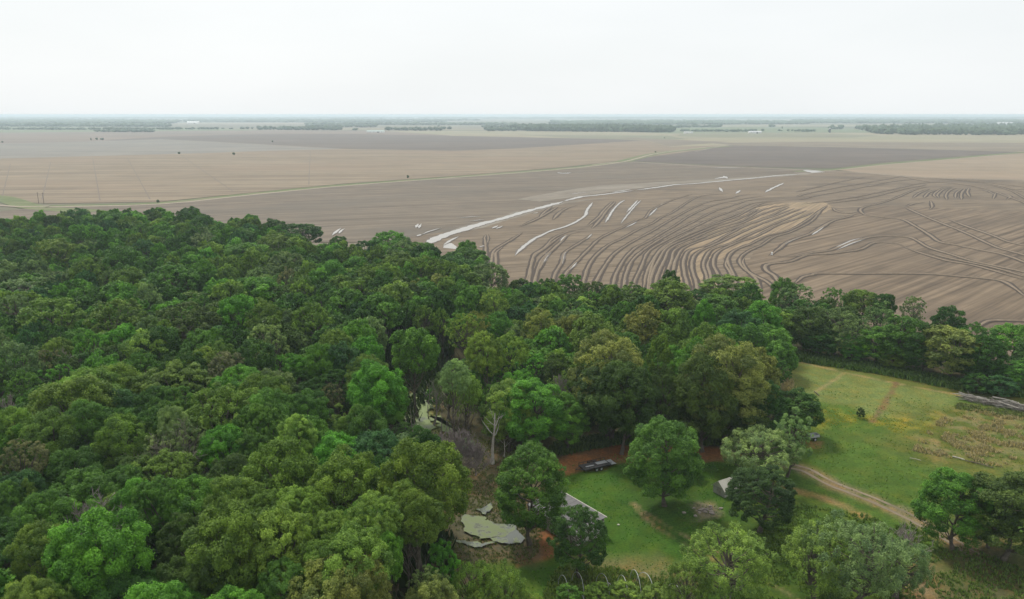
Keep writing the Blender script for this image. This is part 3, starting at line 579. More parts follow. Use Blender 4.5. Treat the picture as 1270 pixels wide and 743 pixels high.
def crown_np(style, n_leaf, leaf, seed):
    s = STY[style]; style = style.replace('_low', ''); r = np.random.default_rng(seed); zc, zr = s['zc']*TH_, s['zr']*TH_
    nl = s['nl']; i = np.arange(nl)+.5; ph = np.arccos(1-1.72*i/nl); th = i*2.39996+r.random()*6
    D = np.stack([np.cos(th)*np.sin(ph), np.sin(th)*np.sin(ph), np.cos(ph)], 1)+r.normal(0, .10, (nl, 3)); D /= np.linalg.norm(D, axis=1)[:, None]
    lean = r.normal(0, .035, 2); bumps = r.normal(0, 1, (7, 3)); bumps /= np.linalg.norm(bumps, axis=1)[:, None]
    big = 1+0.16*np.max(np.exp(4*(D@bumps.T-1)), axis=1) - 0.12
    rad = big*r.uniform(.70, .93, nl)
    if style in ('airy', 'willow'): rad *= r.uniform(.75, 1.12, nl)
    px = D[:, 0]*TR_*rad; py = D[:, 1]*TR_*rad; pz = D[:, 2]*zr*rad
    if s['prof'] == 'cone':
        k = np.clip((pz+zr)/(2*zr), 0, 1); w = np.sin(np.pi*np.clip(k*0.80+0.20, 0, 1))**0.8; w0 = np.maximum(np.sqrt(np.clip(1-(2*k-1)**2, 0.02, 1)), .2); px *= w/w0; py *= w/w0
    if s['prof'] == 'oval': px *= .85; py *= .85
    if s['prof'] == 'wide': pz = np.where(pz > 0, pz*.8, pz*1.0)
    px += lean[0]*(pz+zr); py += lean[1]*(pz+zr)
    LC = np.stack([px, py, pz+zc], 1); LR = r.uniform(*s['lr'], nl)*TR_*(1.0 if s['prof'] != 'cone' else .9)
    LT = r.normal(0, .22, nl)
    # sub clumps on each lobe
    ns = s['ns']; u = r.normal(0, 1, (nl, ns, 3)); u += D[:, None]*0.9+np.array([0, 0, .35]); u /= np.linalg.norm(u, axis=2)[..., None]
    SC = (LC[:, None]+u*LR[:, None, None]*np.array([1, 1, .8])*r.uniform(.55, .9, (nl, ns, 1))).reshape(-1, 3); SR = (LR[:, None]*r.uniform(.22, .42, (nl, ns))).ravel(); ST = (LT[:, None]+r.normal(0, .16, (nl, ns))).ravel()
    SD = u.reshape(-1, 3)
    n = int(n_leaf*s['fill']); pr = SR**2; pr /= pr.sum(); k = r.choice(len(SC), n, p=pr)
    d = r.normal(0, 1, (n, 3)); d /= np.linalg.norm(d, axis=1)[:, None]; d += SD[k]*0.55+np.array([0, 0, .3]); d /= np.linalg.norm(d, axis=1)[:, None]
    Cc = SC[k]+d*SR[k][:, None]*np.where(r.random((n, 1)) < .16, r.uniform(1.0, 1.55, (n, 1)), r.uniform(.80, 1.06, (n, 1)))
    if style == 'willow': Cc[:, 2] -= np.abs(r.normal(0, .5, n))
    v, f = leaves_np(Cc, d*1.0, n, leaf*s['leaf'], r, .42)
    tone = np.clip(0.42+ST[k]+r.normal(0, .16, n), 0, 1)
    v[:, 2] = np.maximum(v[:, 2], 0.1)
    return v, f, tone, LC
def crown_mesh(style, n_leaf, leaf, seed, mat):
    v, f, tone, LC = crown_np(style, n_leaf, leaf, seed)
    me = mesh_np('crown', v, f, [mat]); a = me.attributes.new('tone', 'FLOAT', 'FACE'); a.data.foreach_set('value', tone.astype(np.float32)); return me, LC
def trunk_mesh(style, seed, LC, mat=M_BARK):
    r = np.random.default_rng(seed+500); acc = Acc(); tr = {'willow': .30, 'airy': .22, 'bush': .12}.get(style, .27)
    k = 8; z = np.linspace(0, TH_*0.72, k); wob = np.cumsum(r.normal(0, .16, (k, 2)), 0); wob[0] = 0; Pk = np.column_stack([wob, z]); rad = tr*np.linspace(1, .3, k); rad[0] *= 1.6
    acc.add(*tube_np(Pk, rad, 8))
    sel = r.choice(len(LC), min(len(LC), 22 if style not in ('airy', 'willow') else 40), replace=False)
    for j in sel:
        q = LC[j]; z0 = np.clip(q[2]-r.uniform(.25, .5)*TH_*.6, TH_*.12, TH_*.68); p0 = np.array([np.interp(z0, z, Pk[:, 0]), np.interp(z0, z, Pk[:, 1]), z0])
        m1 = p0*.55+q*.45+np.array([0, 0, -.4])+r.normal(0, .2, 3); m2 = p0*.2+q*.8+r.normal(0, .15, 3)
        acc.add(*tube_np(np.array([p0, m1, m2, q]), np.array([.11, .08, .05, .025])*(1.1 if style != 'bush' else .6), 5))
    v, f = acc.get(); return mesh_np('trunk', v, f, [mat], smooth=True)
LIB = {}
for _k in ('oak', 'round', 'tall', 'cone', 'airy'): STY[_k+'_low'] = dict(STY[_k], zc=.54, zr=.44, nl=int(STY[_k]['nl']*1.35), fill=STY[_k]['fill']*1.25)
def lib(style, lod, var):
    key = (style, lod, var)
    if key not in LIB:
        seed = hash((len(style), ord(style[0]), ord(style[1]), var)) % 10000
        seed = (ord(style[0])*31+ord(style[1])*7+var*101)
        n, lf = {0: (42000, .25), 1: (15000, .42), 2: (4200, .72)}[lod]
        cm, LC = crown_mesh(style, n, lf, seed, M_LEAF); LIB[key] = (cm, trunk_mesh(style, seed, LC))
    return LIB[key]
NV = {'oak': 4, 'round': 3, 'tall': 2, 'cone': 2, 'airy': 3, 'willow': 2, 'bush': 2}
COLS = {
 'deep green': (0.045, 0.115, 0.018), 'mid-green': (0.076, 0.175, 0.025), 'bright green': (0.092, 0.228, 0.026), 'vivid green': (0.092, 0.256, 0.026),
 'olive-green': (0.113, 0.195, 0.030), 'dark olive': (0.063, 0.113, 0.023), 'grey-green': (0.125, 0.199, 0.071), 'yellow-green': (0.173, 0.275, 0.048),
 'golden-olive': (0.190, 0.225, 0.057), 'brownish': (0.169, 0.175, 0.088), 'blue-green': (0.045, 0.123, 0.038), 'pale sage': (0.190, 0.284, 0.104), 'very dark green': (0.036, 0.076, 0.019),
}
trees = []   # dicts for placement and labels
def place_tree(x, y, w, h, style, colour, label=None, kind=None, z=0.0, lod=None, low=False):
    d = math.hypot(x, y); lod = (0 if d < 150 else 1) if lod is None else lod
    var = rng.integers(NV[style]); cm, tm = lib(style+('_low' if low else ''), lod, int(var))
    kind = kind or {'oak': 'broadleaf_tree', 'round': 'broadleaf_tree', 'tall': 'broadleaf_tree', 'cone': 'broadleaf_tree', 'airy': 'broadleaf_tree', 'willow': 'willow_tree', 'bush': 'bush'}[style]
    t = empty(kind, (x, y, z), float(rng.uniform(0, 6.28))); sx = w/(2*TR_); sz = h/TH_
    t.scale = (sx*rng.uniform(.94, 1.06), sx*rng.uniform(.94, 1.06), sz); cq = 1.0 if (low or style in ('bush', 'willow')) else min(1.0, max(.5, 1.12*sx/sz))
    c = link('crown', cm, t); c.scale = (1, 1, cq); c.location = (0, 0, TH_*(1-cq)); b2 = link('trunk' if style != 'bush' else 'stem', tm, t)
    cc = np.array(COLS[colour])*rng.uniform(.88, 1.14)*np.array([rng.uniform(.92, 1.10), 1, rng.uniform(.9, 1.1)]); c.color = (*cc, 1)
    trees.append(dict(o=t, x=x, y=y, w=w, h=h, style=style, colour=colour, label=label, d=d)); return t

# hand-placed crowns read off the photograph: centre x, top y, width (px), height (m), style, colour
HP = [
 (68,294,50,20,'round','olive-green'),(105,318,38,19,'tall','olive-green'),(52,331,34,16,'airy','grey-green'),(154,308,46,20,'oak','mid-green'),(158,331,38,17,'oak','olive-green'),
 (182,342,26,15,'airy','grey-green'),(177,296,32,18,'round','blue-green'),(22,310,42,18,'round','deep green'),(22,342,62,17,'airy','grey-green'),(213,327,60,19,'round','mid-green'),(250,322,30,18,'oak','bright green'),
 (178,275,30,17,'round','mid-green'),(188,257,20,17,'oak','deep green'),(94,258,28,17,'oak','blue-green'),(137,262,32,17,'oak','mid-green'),(234,255,26,17,'oak','deep green'),(160,268,26,17,'oak','olive-green'),
 (345,288,50,18,'round','olive-green'),(355,311,42,17,'round','grey-green'),(374,338,34,16,'airy','grey-green'),(281,326,32,17,'tall','olive-green'),(320,343,52,17,'oak','bright green'),(311,264,19,16,'oak','bright green'),
 (300,282,30,16,'oak','mid-green'),(250,288,44,17,'round','grey-green'),(340,271,28,15,'oak','deep green'),(372,276,44,15,'oak','deep green'),(305,300,46,17,'oak','bright green'),
 (482,287,46,17,'oak','bright green'),(450,296,28,15,'round','blue-green'),(420,292,22,15,'oak','deep green'),(532,301,18,13,'oak','deep green'),(578,297,24,15,'oak','bright green'),(580,307,44,15,'oak','mid-green'),(495,314,44,16,'oak','olive-green'),
 (475,303,30,15,'oak','bright green'),(520,300,36,15,'oak','mid-green'),(457,325,42,16,'round','olive-green'),(447,340,50,17,'airy','olive-green'),(529,316,34,16,'round','olive-green'),(410,322,38,17,'oak','bright green'),(565,318,50,15,'oak','deep green'),
 (611,357,38,17,'round','yellow-green'),(590,381,34,17,'airy','golden-olive'),(617,388,38,15,'oak','bright green'),(609,324,44,16,'round','grey-green'),(645,360,34,13,'oak','mid-green'),(693,366,30,14,'oak','mid-green'),(670,381,42,17,'oak','golden-olive'),
 (737,386,56,17,'oak','olive-green'),(706,384,36,16,'oak','golden-olive'),(603,410,46,19,'tall','yellow-green'),(632,411,46,18,'round','yellow-green'),(709,336,40,14,'round','mid-green'),(680,341,30,13,'round','deep green'),(672,350,30,13,'round','mid-green'),
 (760,352,38,12,'oak','deep green'),(738,345,34,13,'round','dark olive'),
 (833,333,24,17,'oak','deep green'),(828,345,56,16,'oak','olive-green'),(790,350,44,14,'round','olive-green'),(799,375,46,17,'oak','golden-olive'),(832,376,46,17,'oak','olive-green'),(880,399,46,18,'oak','olive-green'),(817,416,34,18,'oak','olive-green'),
 (905,420,92,21,'oak','golden-olive'),(878,438,70,19,'oak','dark olive'),(938,430,52,20,'oak','golden-olive'),(876,370,26,15,'oak','vivid green'),(950,372,44,15,'oak','vivid green'),(905,341,80,13,'round','olive-green'),(895,362,50,13,'oak','mid-green'),
 (757,414,92,21,'oak','golden-olive'),(775,440,70,19,'oak','dark olive'),(920,385,48,14,'oak','blue-green'),(904,395,34,14,'oak','bright green'),(935,400,40,14,'oak','mid-green'),
 (974,342,28,14,'oak','mid-green'),(990,347,44,14,'airy','grey-green'),(1035,351,30,13,'airy','mid-green'),(1070,355,38,12,'oak','olive-green'),(1098,359,24,12,'oak','deep green'),(958,404,56,12,'oak','bright green'),(1040,373,50,14,'airy','grey-green'),
 (1055,392,44,14,'airy','grey-green'),(1092,373,40,13,'airy','grey-green'),(1060,414,42,11,'oak','vivid green'),(1088,404,42,12,'oak','bright green'),(1134,362,27,12,'airy','grey-green'),(1124,390,50,14,'oak','mid-green'),(1150,420,40,12,'round','deep green'),
 (1181,378,34,13,'oak','deep green'),(1183,403,58,15,'oak','golden-olive'),(1208,397,34,12,'round','mid-green'),(1232,412,40,13,'tall','deep green'),(1262,401,46,11,'oak','vivid green'),(1262,448,38,9,'oak','bright green'),(1300,415,50,12,'oak','deep green'),
 (1005,380,40,13,'oak','dark olive'),(1020,405,40,12,'oak','deep green'),(1110,430,40,11,'oak','olive-green'),(1205,430,40,12,'oak','deep green'),
 (57,368,66,19,'round','olive-green'),(15,361,46,18,'airy','grey-green'),(146,371,62,19,'round','olive-green'),(150,403,42,16,'oak','vivid green'),(186,390,44,17,'round','grey-green'),(92,408,42,14,'oak','bright green'),(55,429,46,15,'airy','brownish'),
 (117,420,18,12,'airy','brownish'),(14,424,46,18,'round','grey-green'),(123,440,46,16,'oak','vivid green'),(103,463,78,18,'oak','olive-green'),(173,437,46,16,'round','mid-green'),
 (230,376,72,19,'round','dark olive'),(294,365,42,19,'oak','vivid green'),(329,374,50,19,'round','olive-green'),(332,397,52,19,'airy','pale sage'),(389,375,50,19,'round','olive-green'),(271,407,36,15,'oak','bright green'),(281,436,42,17,'round','brownish'),
 (324,456,26,14,'airy','golden-olive'),(368,440,27,14,'oak','vivid green'),(213,453,84,17,'round','olive-green'),(271,468,28,14,'oak','vivid green'),(323,466,60,17,'oak','olive-green'),
 (414,409,38,18,'oak','olive-green'),(400,427,42,17,'oak','bright green'),(443,399,46,17,'oak','bright green'),(453,420,44,16,'oak','vivid green'),(515,406,56,19,'oak','bright green'),(455,441,50,18,'round','olive-green'),(466,453,66,18,'oak','vivid green'),
 (409,472,32,14,'airy','brownish'),(575,386,42,17,'airy','yellow-green'),(562,444,38,19,'tall','pale sage'),(580,462,34,15,'tall','yellow-green'),(482,480,44,14,'oak','bright green'),
 (85,472,82,19,'oak','olive-green'),(12,509,42,18,'oak','olive-green'),(58,514,52,18,'oak','olive-green'),(105,500,50,17,'oak','mid-green'),(20,529,46,16,'oak','bright green'),(150,518,58,17,'oak','olive-green'),(190,482,44,16,'oak','deep green'),
 (200,524,60,17,'airy','pale sage'),(235,520,56,17,'airy','grey-green'),(210,478,54,17,'round','mid-green'),(213,504,32,18,'oak','pale sage'),(278,480,86,19,'round','olive-green'),(329,486,62,18,'oak','mid-green'),(275,529,52,16,'oak','vivid green'),(313,535,42,15,'oak','mid-green'),
 (370,513,46,18,'tall','yellow-green'),(345,555,90,20,'oak','olive-green'),(379,485,42,17,'oak','mid-green'),(430,516,28,14,'oak','olive-green'),(417,541,60,16,'oak','vivid green'),(428,567,84,20,'oak','olive-green'),(525,553,104,21,'oak','olive-green'),(375,606,62,19,'round','olive-green'),
 (12,596,32,17,'tall','mid-green'),(31,590,27,17,'cone','olive-green'),(50,618,58,17,'oak','mid-green'),(115,644,88,20,'oak','vivid green'),(45,650,62,18,'tall','olive-green'),(170,600,52,16,'oak','bright green'),(200,592,66,18,'round','mid-green'),(175,657,74,14,'round','very dark green'),
 (30,722,44,17,'oak','yellow-green'),(62,727,40,16,'oak','olive-green'),(156,717,62,15,'oak','deep green'),(290,593,60,19,'oak','olive-green'),(363,607,58,20,'round','yellow-green'),(330,611,56,20,'round','olive-green'),(344,640,78,20,'oak','yellow-green'),(282,634,88,21,'oak','olive-green'),(270,680,70,18,'tall','dark olive'),
 (307,655,50,19,'oak','olive-green'),(406,635,62,20,'round','olive-green'),(412,667,56,19,'oak','olive-green'),(408,704,88,18,'oak','golden-olive'),(352,700,52,17,'oak','mid-green'),(460,616,64,20,'round','yellow-green'),(516,615,62,18,'oak','olive-green'),(438,664,76,20,'oak','yellow-green'),(480,660,38,18,'tall','bright green'),
 (446,698,70,18,'oak','golden-olive'),(549,668,34,8,'bush','vivid green'),(530,704,46,13,'airy','grey-green'),(585,684,60,11,'willow','yellow-green'),(625,690,66,11,'willow','olive-green'),(537,724,60,12,'oak','golden-olive'),(600,715,60,9,'willow','yellow-green'),(650,722,50,8,'willow','yellow-green'),
 (500,600,50,18,'oak','olive-green'),(230,640,60,17,'round','dark olive'),(90,560,60,15,'oak','deep green'),(150,580,50,15,'oak','mid-green'),(100,690,60,16,'oak','bright green'),(220,700,60,15,'oak','dark olive'),
]
def wt(cx, ty, wpx, h):
    p = at(cx, ty, h); d = np.linalg.norm(p-np.array([0, 0, H])); return p[0], p[1], wpx*d/F
hand = []
clear_front = WP([(668,586),(760,562),(840,562),(915,572),(935,530),(1000,505),(958,450),(985,440),(1100,458),(1200,478),(1300,492),(1600,545)])
clear = np.vstack([clear_front, [[400, 30], [-3, 30]], WP([(585,735),(560,690),(560,640),(520,612),(455,612),(482,560),(488,480),(500,452),(550,452),(560,505),(595,525),(625,552),(665,556)])])
for cx, ty, wpx, h, st, co in HP:
    while cx > 930 and h > 5.5 and sdpoly(np.array([wt(cx, ty, wpx, h)[:2]]), clear)[0] < 1.5: h -= .4
    x, y, w = wt(cx, ty+2, wpx*1.06, h); y2 = y + w*0.12
    k = y2/y; hand.append((x*k, y2, w)); place_tree(x*k, y2, w, h, st, co, low=(st not in ('willow', 'bush') and cx > 640))
# trees that stand free, read with their foot on the ground: foot x, foot y, width, top y
def free_tree(fx, fy, wpx, ty, style, colour, label, kind=None, cx=None):
    p = at(fx, fy, 0); dist = p[1]; el = math.atan2((ty-371.5), F)+TH; h = H - dist*math.tan(el)
    w = wpx*math.hypot(dist, H-h/2)/F; hand.append((p[0], p[1], w)); t = place_tree(p[0], p[1], w, h, style, colour, label, kind, low=style in ('oak', 'round', 'tall', 'cone', 'airy')); return t
free_tree(657,676,92,552,'tall','mid-green','dense upright oval tree with its foot in red earth beside the duckweed pond')
free_tree(719,718,68,624,'round','deep green','rounded dark tree standing in front of the grey metal roof')
free_tree(824,628,88,518,'oak','mid-green','full spreading tree alone on the lawn between the flatbed trailer and the white shed')
free_tree(942,660,86,575,'round','very dark green','very dark dense round tree beside the small white gabled shed')
free_tree(938,597,96,520,'willow','pale sage','pale feathery tree directly behind the very dark round tree', 'willow_tree')
free_tree(976,592,52,508,'airy','pale sage','pale grey-green tree with bare dark legs at the start of the gravel track')
free_tree(985,540,58,484,'oak','deep green','low dark spreading tree at the meadow corner beside the grey cart')
free_tree(1182,683,78,588,'oak','bright green','bright green tree with a forked dark trunk below the dry reeds')
free_tree(1243,695,108,586,'oak','dark olive','wide dark olive tree cut by the right edge of the photo')
free_tree(1225,680,60,600,'oak','dark olive','dark olive tree squeezed between the forked tree and the cut-off one')
free_tree(1060,752,120,628,'willow','grey-green','broad misty willow at the bottom edge below the gravel track', 'willow_tree')
free_tree(1010,742,90,640,'willow','yellow-green','lower yellowish willow left of the broad misty willow', 'willow_tree')
free_tree(1110,742,84,655,'willow','grey-green','sparse grey willow right of the broad misty willow', 'willow_tree')
free_tree(900,752,116,640,'willow','yellow-green','light yellow-green feathery tree at the end of the wheel ruts', 'willow_tree')
free_tree(850,768,66,690,'willow','olive-green','small feathery tree at the bottom edge beside the bent hoops', 'willow_tree')
free_tree(664,562,80,470,'oak','vivid green','vivid green broad tree at the red earth edge behind the marsh')
free_tree(632,560,66,474,'oak','yellow-green','light yellow-green leafy tree left of the vivid broad one, behind the marsh')
free_tree(703,560,60,486,'tall','bright green','bright green upright tree at the right shoulder of the vivid broad one')
free_tree(757,549,98,440,'oak','dark olive','dark lower oak under the golden-topped one above the flatbed trailer')
free_tree(895,546,90,468,'oak','dark olive','dark lower oak under the golden-topped one behind the feathery tree')
free_tree(940,548,60,470,'round','deep green','deep green tree at the meadow end of the golden oaks')
free_tree(612,545,40,470,'airy','mid-green','thin leafy tree just behind the pale dead trunk')
free_tree(556,520,42,446,'willow','pale sage','pale yellowish tree rising from the marsh edge', 'willow_tree')
free_tree(576,528,40,470,'airy','yellow-green','slim light tree on the right bank of the marsh')
free_tree(1067,519,9,505,'bush','very dark green','lone dark green bush in the yellow flowers of the meadow')
free_tree(1240,493,34,466,'bush','blue-green','rounded blue-green bush at the foot of the tree belt near the right edge')
free_tree(1210,488,30,462,'bush','deep green','dark bush at the foot of the tree belt above the brush pile')
free_tree(845,590,40,560,'bush','mid-green','low bush behind the full spreading tree on the lawn')
for fx, fy, w, ty, co, lb in ((740,752,30,722,'yellow-green','yellow-green bush growing inside the bent hoops'),(775,757,34,722,'yellow-green','widest yellow-green bush in front of the bent hoops'),(812,756,34,724,'yellow-green','yellow-green bush at the right end of the bent hoops'),(705,760,30,726,'mid-green','mid-green bush at the left end of the bent hoops'),
    (540,600,30,570,'grey-green','grey-green scrub behind the big olive tree, at the marsh edge'),(498,545,24,524,'mid-green','small green bush on the left bank of the marsh'),(537,505,16,478,'vivid green','small vivid bush at the foot of the dark dead tree'),(575,560,24,545,'grey-green','grey-green scrub right of the purple thicket')):
    free_tree(fx, fy, w, ty, 'bush', co, lb, 'bush')

# filler trees of the closed wood
hx = np.array([a[0] for a in hand]); hy = np.array([a[1] for a in hand]); hw = np.array([a[2] for a in hand])
cand = []
sp = 7.4
ys = np.arange(48, 560, sp*0.87)
for j, y0 in enumerate(ys):
    for x0 in np.arange(-430, 420, sp):
        cand.append((x0+(j % 2)*sp/2+rng.uniform(-2.2, 2.2), y0+rng.uniform(-2.2, 2.2)))
cand = np.array(cand)
clear_front = WP([(668,586),(760,562),(840,562),(915,572),(935,530),(1000,505),(958,450),(985,440),(1100,458),(1200,478),(1300,492),(1600,545)])
clear = np.vstack([clear_front, [[400, 30], [-3, 30]], WP([(585,735),(560,690),(560,640),(520,612),(455,612),(482,560),(488,480),(500,452),(550,452),(560,505),(595,525),(625,552),(665,556)])])
dc = sdpoly(cand, clear); fe2 = np.vstack([far_edge, [[3000, 150], [3000, 5000], [-900, 5000]]]); dfar = sdpoly(cand, fe2)
ok = (dc > 2.0) & (dfar > 2.5)
cand = cand[ok]; dc = dc[ok]; dfar = dfar[ok]
belt = cand[:, 0] > 60
fill = []
tone_big = fbm(cand[:, 0]/22, cand[:, 1]/22); tone_b2 = fbm(cand[:, 0]/12+60, cand[:, 1]/12+9)
for i, (x, y) in enumerate(cand):
    right = x > -10 and y > 150
    h = rng.uniform(9, 13.5) if right else rng.uniform(12.5, 18.0)
    w = rng.uniform(6.5, 10.5) if not right else rng.uniform(6, 9)
    px, py, dz = proj((x, y, h))
    lim = skyline(px)+1.5
    while py < lim and h > 6: h -= 0.7; px, py, dz = proj((x, y, h))
    if h <= 6.2: continue
    if dc[i] < w*0.42: w = max(4.5, dc[i]*2); 
    near = np.min(np.hypot(hx-x, hy-y)-hw*0.36)
    if near < w*0.12: continue
    mind = -150 if y < 130 else -110
    if px < -110 or px > 1380 or py > 743+150 or dz < 5: continue
    fill.append([x, y, w, h, px, py, dz, i])
fill.sort(key=lambda q: q[6])
FC = ['deep green', 'mid-green', 'olive-green', 'bright green', 'grey-green', 'dark olive', 'blue-green', 'yellow-green', 'vivid green', 'brownish', 'golden-olive']
def pick(i, px, x, y):
    t = tone_big[i]; u = rng.random()
    if px > 640: w = [.18, .20, .22, .10, .06, .12, .03, .03, .03, .0, .03] if y < 230 else [.2]*1+[.2, .2, .1, .1, .1, .03, .02, .03, 0, .02]
    elif t < 0.45: w = [.30, .24, .06, .14, .05, .08, .10, .0, .03, 0, 0]
    elif t < 0.55: w = [.18, .26, .18, .14, .08, .06, .03, .03, .03, .01, 0]
    else: w = [.08, .20, .30, .12, .12, .06, 0, .06, .02, .02, .02]
    w = np.array(w); w = w/w.sum(); return FC[rng.choice(len(FC), p=w)]
NIND = 300; rest = []; ni = 0
NH = sum(1 for t in trees if t['o'].name.startswith('broadleaf_tree'))
for x, y, w, h, px, py, dz, i in fill:
    co = pick(i, px, x, y); st = rng.choice(['oak', 'round', 'tall', 'airy'], p=[.46, .30, .05, .19])
    inview = -25 < px < 1295 and 225 < py < 748
    if co == 'brownish': st = 'airy'; w = min(w, 6.5)
    if inview and ni + NH < NIND:
        place_tree(x, y, w, h, st, co, low=(px > 600 or dc[i] < 9)); ni += 1
    else: rest.append((x, y, w, h, st, co))
print('hand', len(hand), 'filler individual', ni, 'rest', len(rest))

# the remaining, smallest-looking trees: one object, spread by geometry nodes
src = bpy.data.collections.new('far_tree_kinds'); kinds = []
for st, nv in (('oak', 4), ('round', 2), ('tall', 1), ('airy', 1)):
    for vv in range(nv):
        cm, LC = crown_mesh(st, 6500, .66, 900+len(kinds)*13, M_LEAFI)
        tm = trunk_mesh(st, 900+len(kinds)*13, LC)
        # joined into one mesh: crown + trunk
        v1 = np.empty(len(cm.vertices)*3, np.float32); cm.vertices.foreach_get('co', v1); v2 = np.empty(len(tm.vertices)*3, np.float32); tm.vertices.foreach_get('co', v2)
        f1 = np.arange(len(cm.vertices)).reshape(-1, 4); l2 = np.empty(len(tm.loops), np.int32); tm.loops.foreach_get('vertex_index', l2); f2 = l2.reshape(-1, 4)+len(cm.vertices)
        tn = np.empty(len(f1), np.float32); cm.attributes['tone'].data.foreach_get('value', tn)
        mm = mesh_np('far_tree', np.vstack([v1.reshape(-1, 3), v2.reshape(-1, 3)]), np.vstack([f1, f2]), [M_LEAFI, M_BARK], [0]*len(f1)+[1]*len(f2))
        at_ = mm.attributes.new('tone', 'FLOAT', 'FACE'); at_.data.foreach_set('value', np.concatenate([tn, np.zeros(len(f2), np.float32)]))
        ob = bpy.data.objects.new('kind%02d' % len(kinds), mm); src.objects.link(ob); kinds.append(st)
def gn_instances(name, rows):
    n = len(rows); me = bpy.data.meshes.new(name); me.vertices.add(n); me.vertices.foreach_set('co', np.array([[r_[0], r_[1], 0] for r_ in rows], np.float32).ravel())
    a = me.attributes.new('tint', 'FLOAT_COLOR', 'POINT'); a.data.foreach_set('color', np.array([[*(np.array(COLS[r_[5]])*rng.uniform(.85, 1.15)), 1] for r_ in rows], np.float32).ravel())
    a = me.attributes.new('scl', 'FLOAT_VECTOR', 'POINT'); a.data.foreach_set('vector', np.array([[r_[2]/(2*TR_), r_[2]/(2*TR_), r_[3]/TH_] for r_ in rows], np.float32).ravel())
    a = me.attributes.new('rz', 'FLOAT_VECTOR', 'POINT'); a.data.foreach_set('vector', np.array([[0, 0, rng.uniform(0, 6.28)] for r_ in rows], np.float32).ravel())
    kk = [int(rng.choice([q for q, s in enumerate(kinds) if s == r_[4]])) for r_ in rows]
    a = me.attributes.new('kind_i', 'INT', 'POINT'); a.data.foreach_set('value', np.array(kk, np.int32))
    ng = bpy.data.node_groups.new(name, 'GeometryNodeTree'); ng.interface.new_socket('Geometry', in_out='INPUT', socket_type='NodeSocketGeometry'); ng.interface.new_socket('Geometry', in_out='OUTPUT', socket_type='NodeSocketGeometry')
    gi = ng.nodes.new('NodeGroupInput'); go = ng.nodes.new('NodeGroupOutput'); ci = ng.nodes.new('GeometryNodeCollectionInfo'); ci.inputs['Collection'].default_value = src; ci.inputs['Separate Children'].default_value = True; ci.inputs['Reset Children'].default_value = True
    ip = ng.nodes.new('GeometryNodeInstanceOnPoints'); ip.inputs['Pick Instance'].default_value = True
    def na(nm, ty):
        q = ng.nodes.new('GeometryNodeInputNamedAttribute'); q.data_type = ty; q.inputs['Name'].default_value = nm; return q.outputs['Attribute']
    L = ng.links.new; L(gi.outputs[0], ip.inputs['Points']); L(ci.outputs[0], ip.inputs['Instance']); L(na('kind_i', 'INT'), ip.inputs['Instance Index']); L(na('scl', 'FLOAT_VECTOR'), ip.inputs['Scale'])
    er = ng.nodes.new('FunctionNodeEulerToRotation'); L(na('rz', 'FLOAT_VECTOR'), er.inputs[0]); L(er.outputs[0], ip.inputs['Rotation']); L(ip.outputs[0], go.inputs[0])
    o = link(name, me); md = o.modifiers.new('spread', 'NODES'); md.node_group = ng; return o
o = gn_instances('woodland', rest); tagset(o, 'closed green woodland behind the nearer trees, running back to the ploughed field', 'woodland', kind='stuff')

# bare and dead trees
def bare_tree(fx, fy, ty, wpx, label, mat, seed, kind='bare_tree', levels=3, n_limb=9, base=.2, tr=.16, up=.8, twigs=5, spread=1.0, height=None, z=0.0, droop=0.0):
    if height is None:
        p = at(fx, fy, 0); dist = p[1]; el = math.atan2((ty-371.5), F)+TH; h = H-dist*math.tan(el)
    else: p = at(fx, ty, height); h = height; dist = math.hypot(p[0], p[1])
    w = wpx*math.hypot(dist, H-h/2)/F; r = np.random.default_rng(seed)
    v, f, tips = skeleton(r, h, w/2, tr, n_limb, base, levels, up, 5, twigs, droop, 1.0, spread)
    hi = v[:, 2].max(); v[:, 2] *= h/hi
    o = empty(kind, (p[0], p[1], z)); me = mesh_np('branches', v, f, [mat], smooth=True); link('branches', me, o)
    o['label'] = label; o['category'] = 'tree'; return o
bare_tree(610,575,508,44,'pale dead tree with a straight white trunk and few limbs, in the marsh scrub', M_DEAD, 11, 'dead_tree', 2, 7, .5, .34, .6, 3)
bare_tree(625,567,535,22,'short pale broken tree right of the straight white trunk', M_DEAD, 12, 'dead_tree', 2, 4, .4, .13, .7, 2)
bare_tree(538,528,470,44,'dark-stemmed dead tree with forked white upper limbs in the marsh', M_TWIG, 13, 'dead_tree', 3, 9, .35, .2, .9, 4)
bare_tree(532,520,468,30,'thin pale dead tree just left of the dark-stemmed one in the marsh', M_DEAD, 14, 'dead_tree', 2, 6, .5, .12, .9, 3)
for k, (x, y, t) in enumerate(((511,545,498), (515,537,500), (497,537,510), (503,540,505), (548,540,500), (553,548,512))):
    bare_tree(x, y, t, 10, ['thin dead stem leaning at the left bank of the marsh water', 'tallest thin dead stem at the left bank of the marsh water', 'short dead stem behind the marsh bush', 'slim dead stem between two others on the left marsh bank', 'thin dead stem under the pale yellowish marsh tree', 'short thin stem right of the marsh water'][k], M_TWIG, 20+k, 'dead_tree', 1, 3, .5, .10, .9, 2)
bare_tree(565,588,528,52,'purplish leafless thicket tree in the marsh behind the big olive tree', M_TWIG, 31, 'bare_tree', 3, 24, .05, .12, 1.0, 9)
bare_tree(590,590,545,36,'lower purplish leafless tree right of the thicket in the marsh', M_TWIG, 32, 'bare_tree', 3, 18, .05, .1, 1.0, 8)
bare_tree(545,575,535,36,'leafless purplish shrub at the left end of the marsh thicket', M_TWIG, 33, 'bare_tree', 3, 18, .05, .1, 1.0, 8)
bare_tree(690,0,462,36,'grey leafless crown poking up behind the vivid green tree', M_TWIG, 34, 'bare_tree', 3, 14, .3, .14, 1.2, 7, height=13)
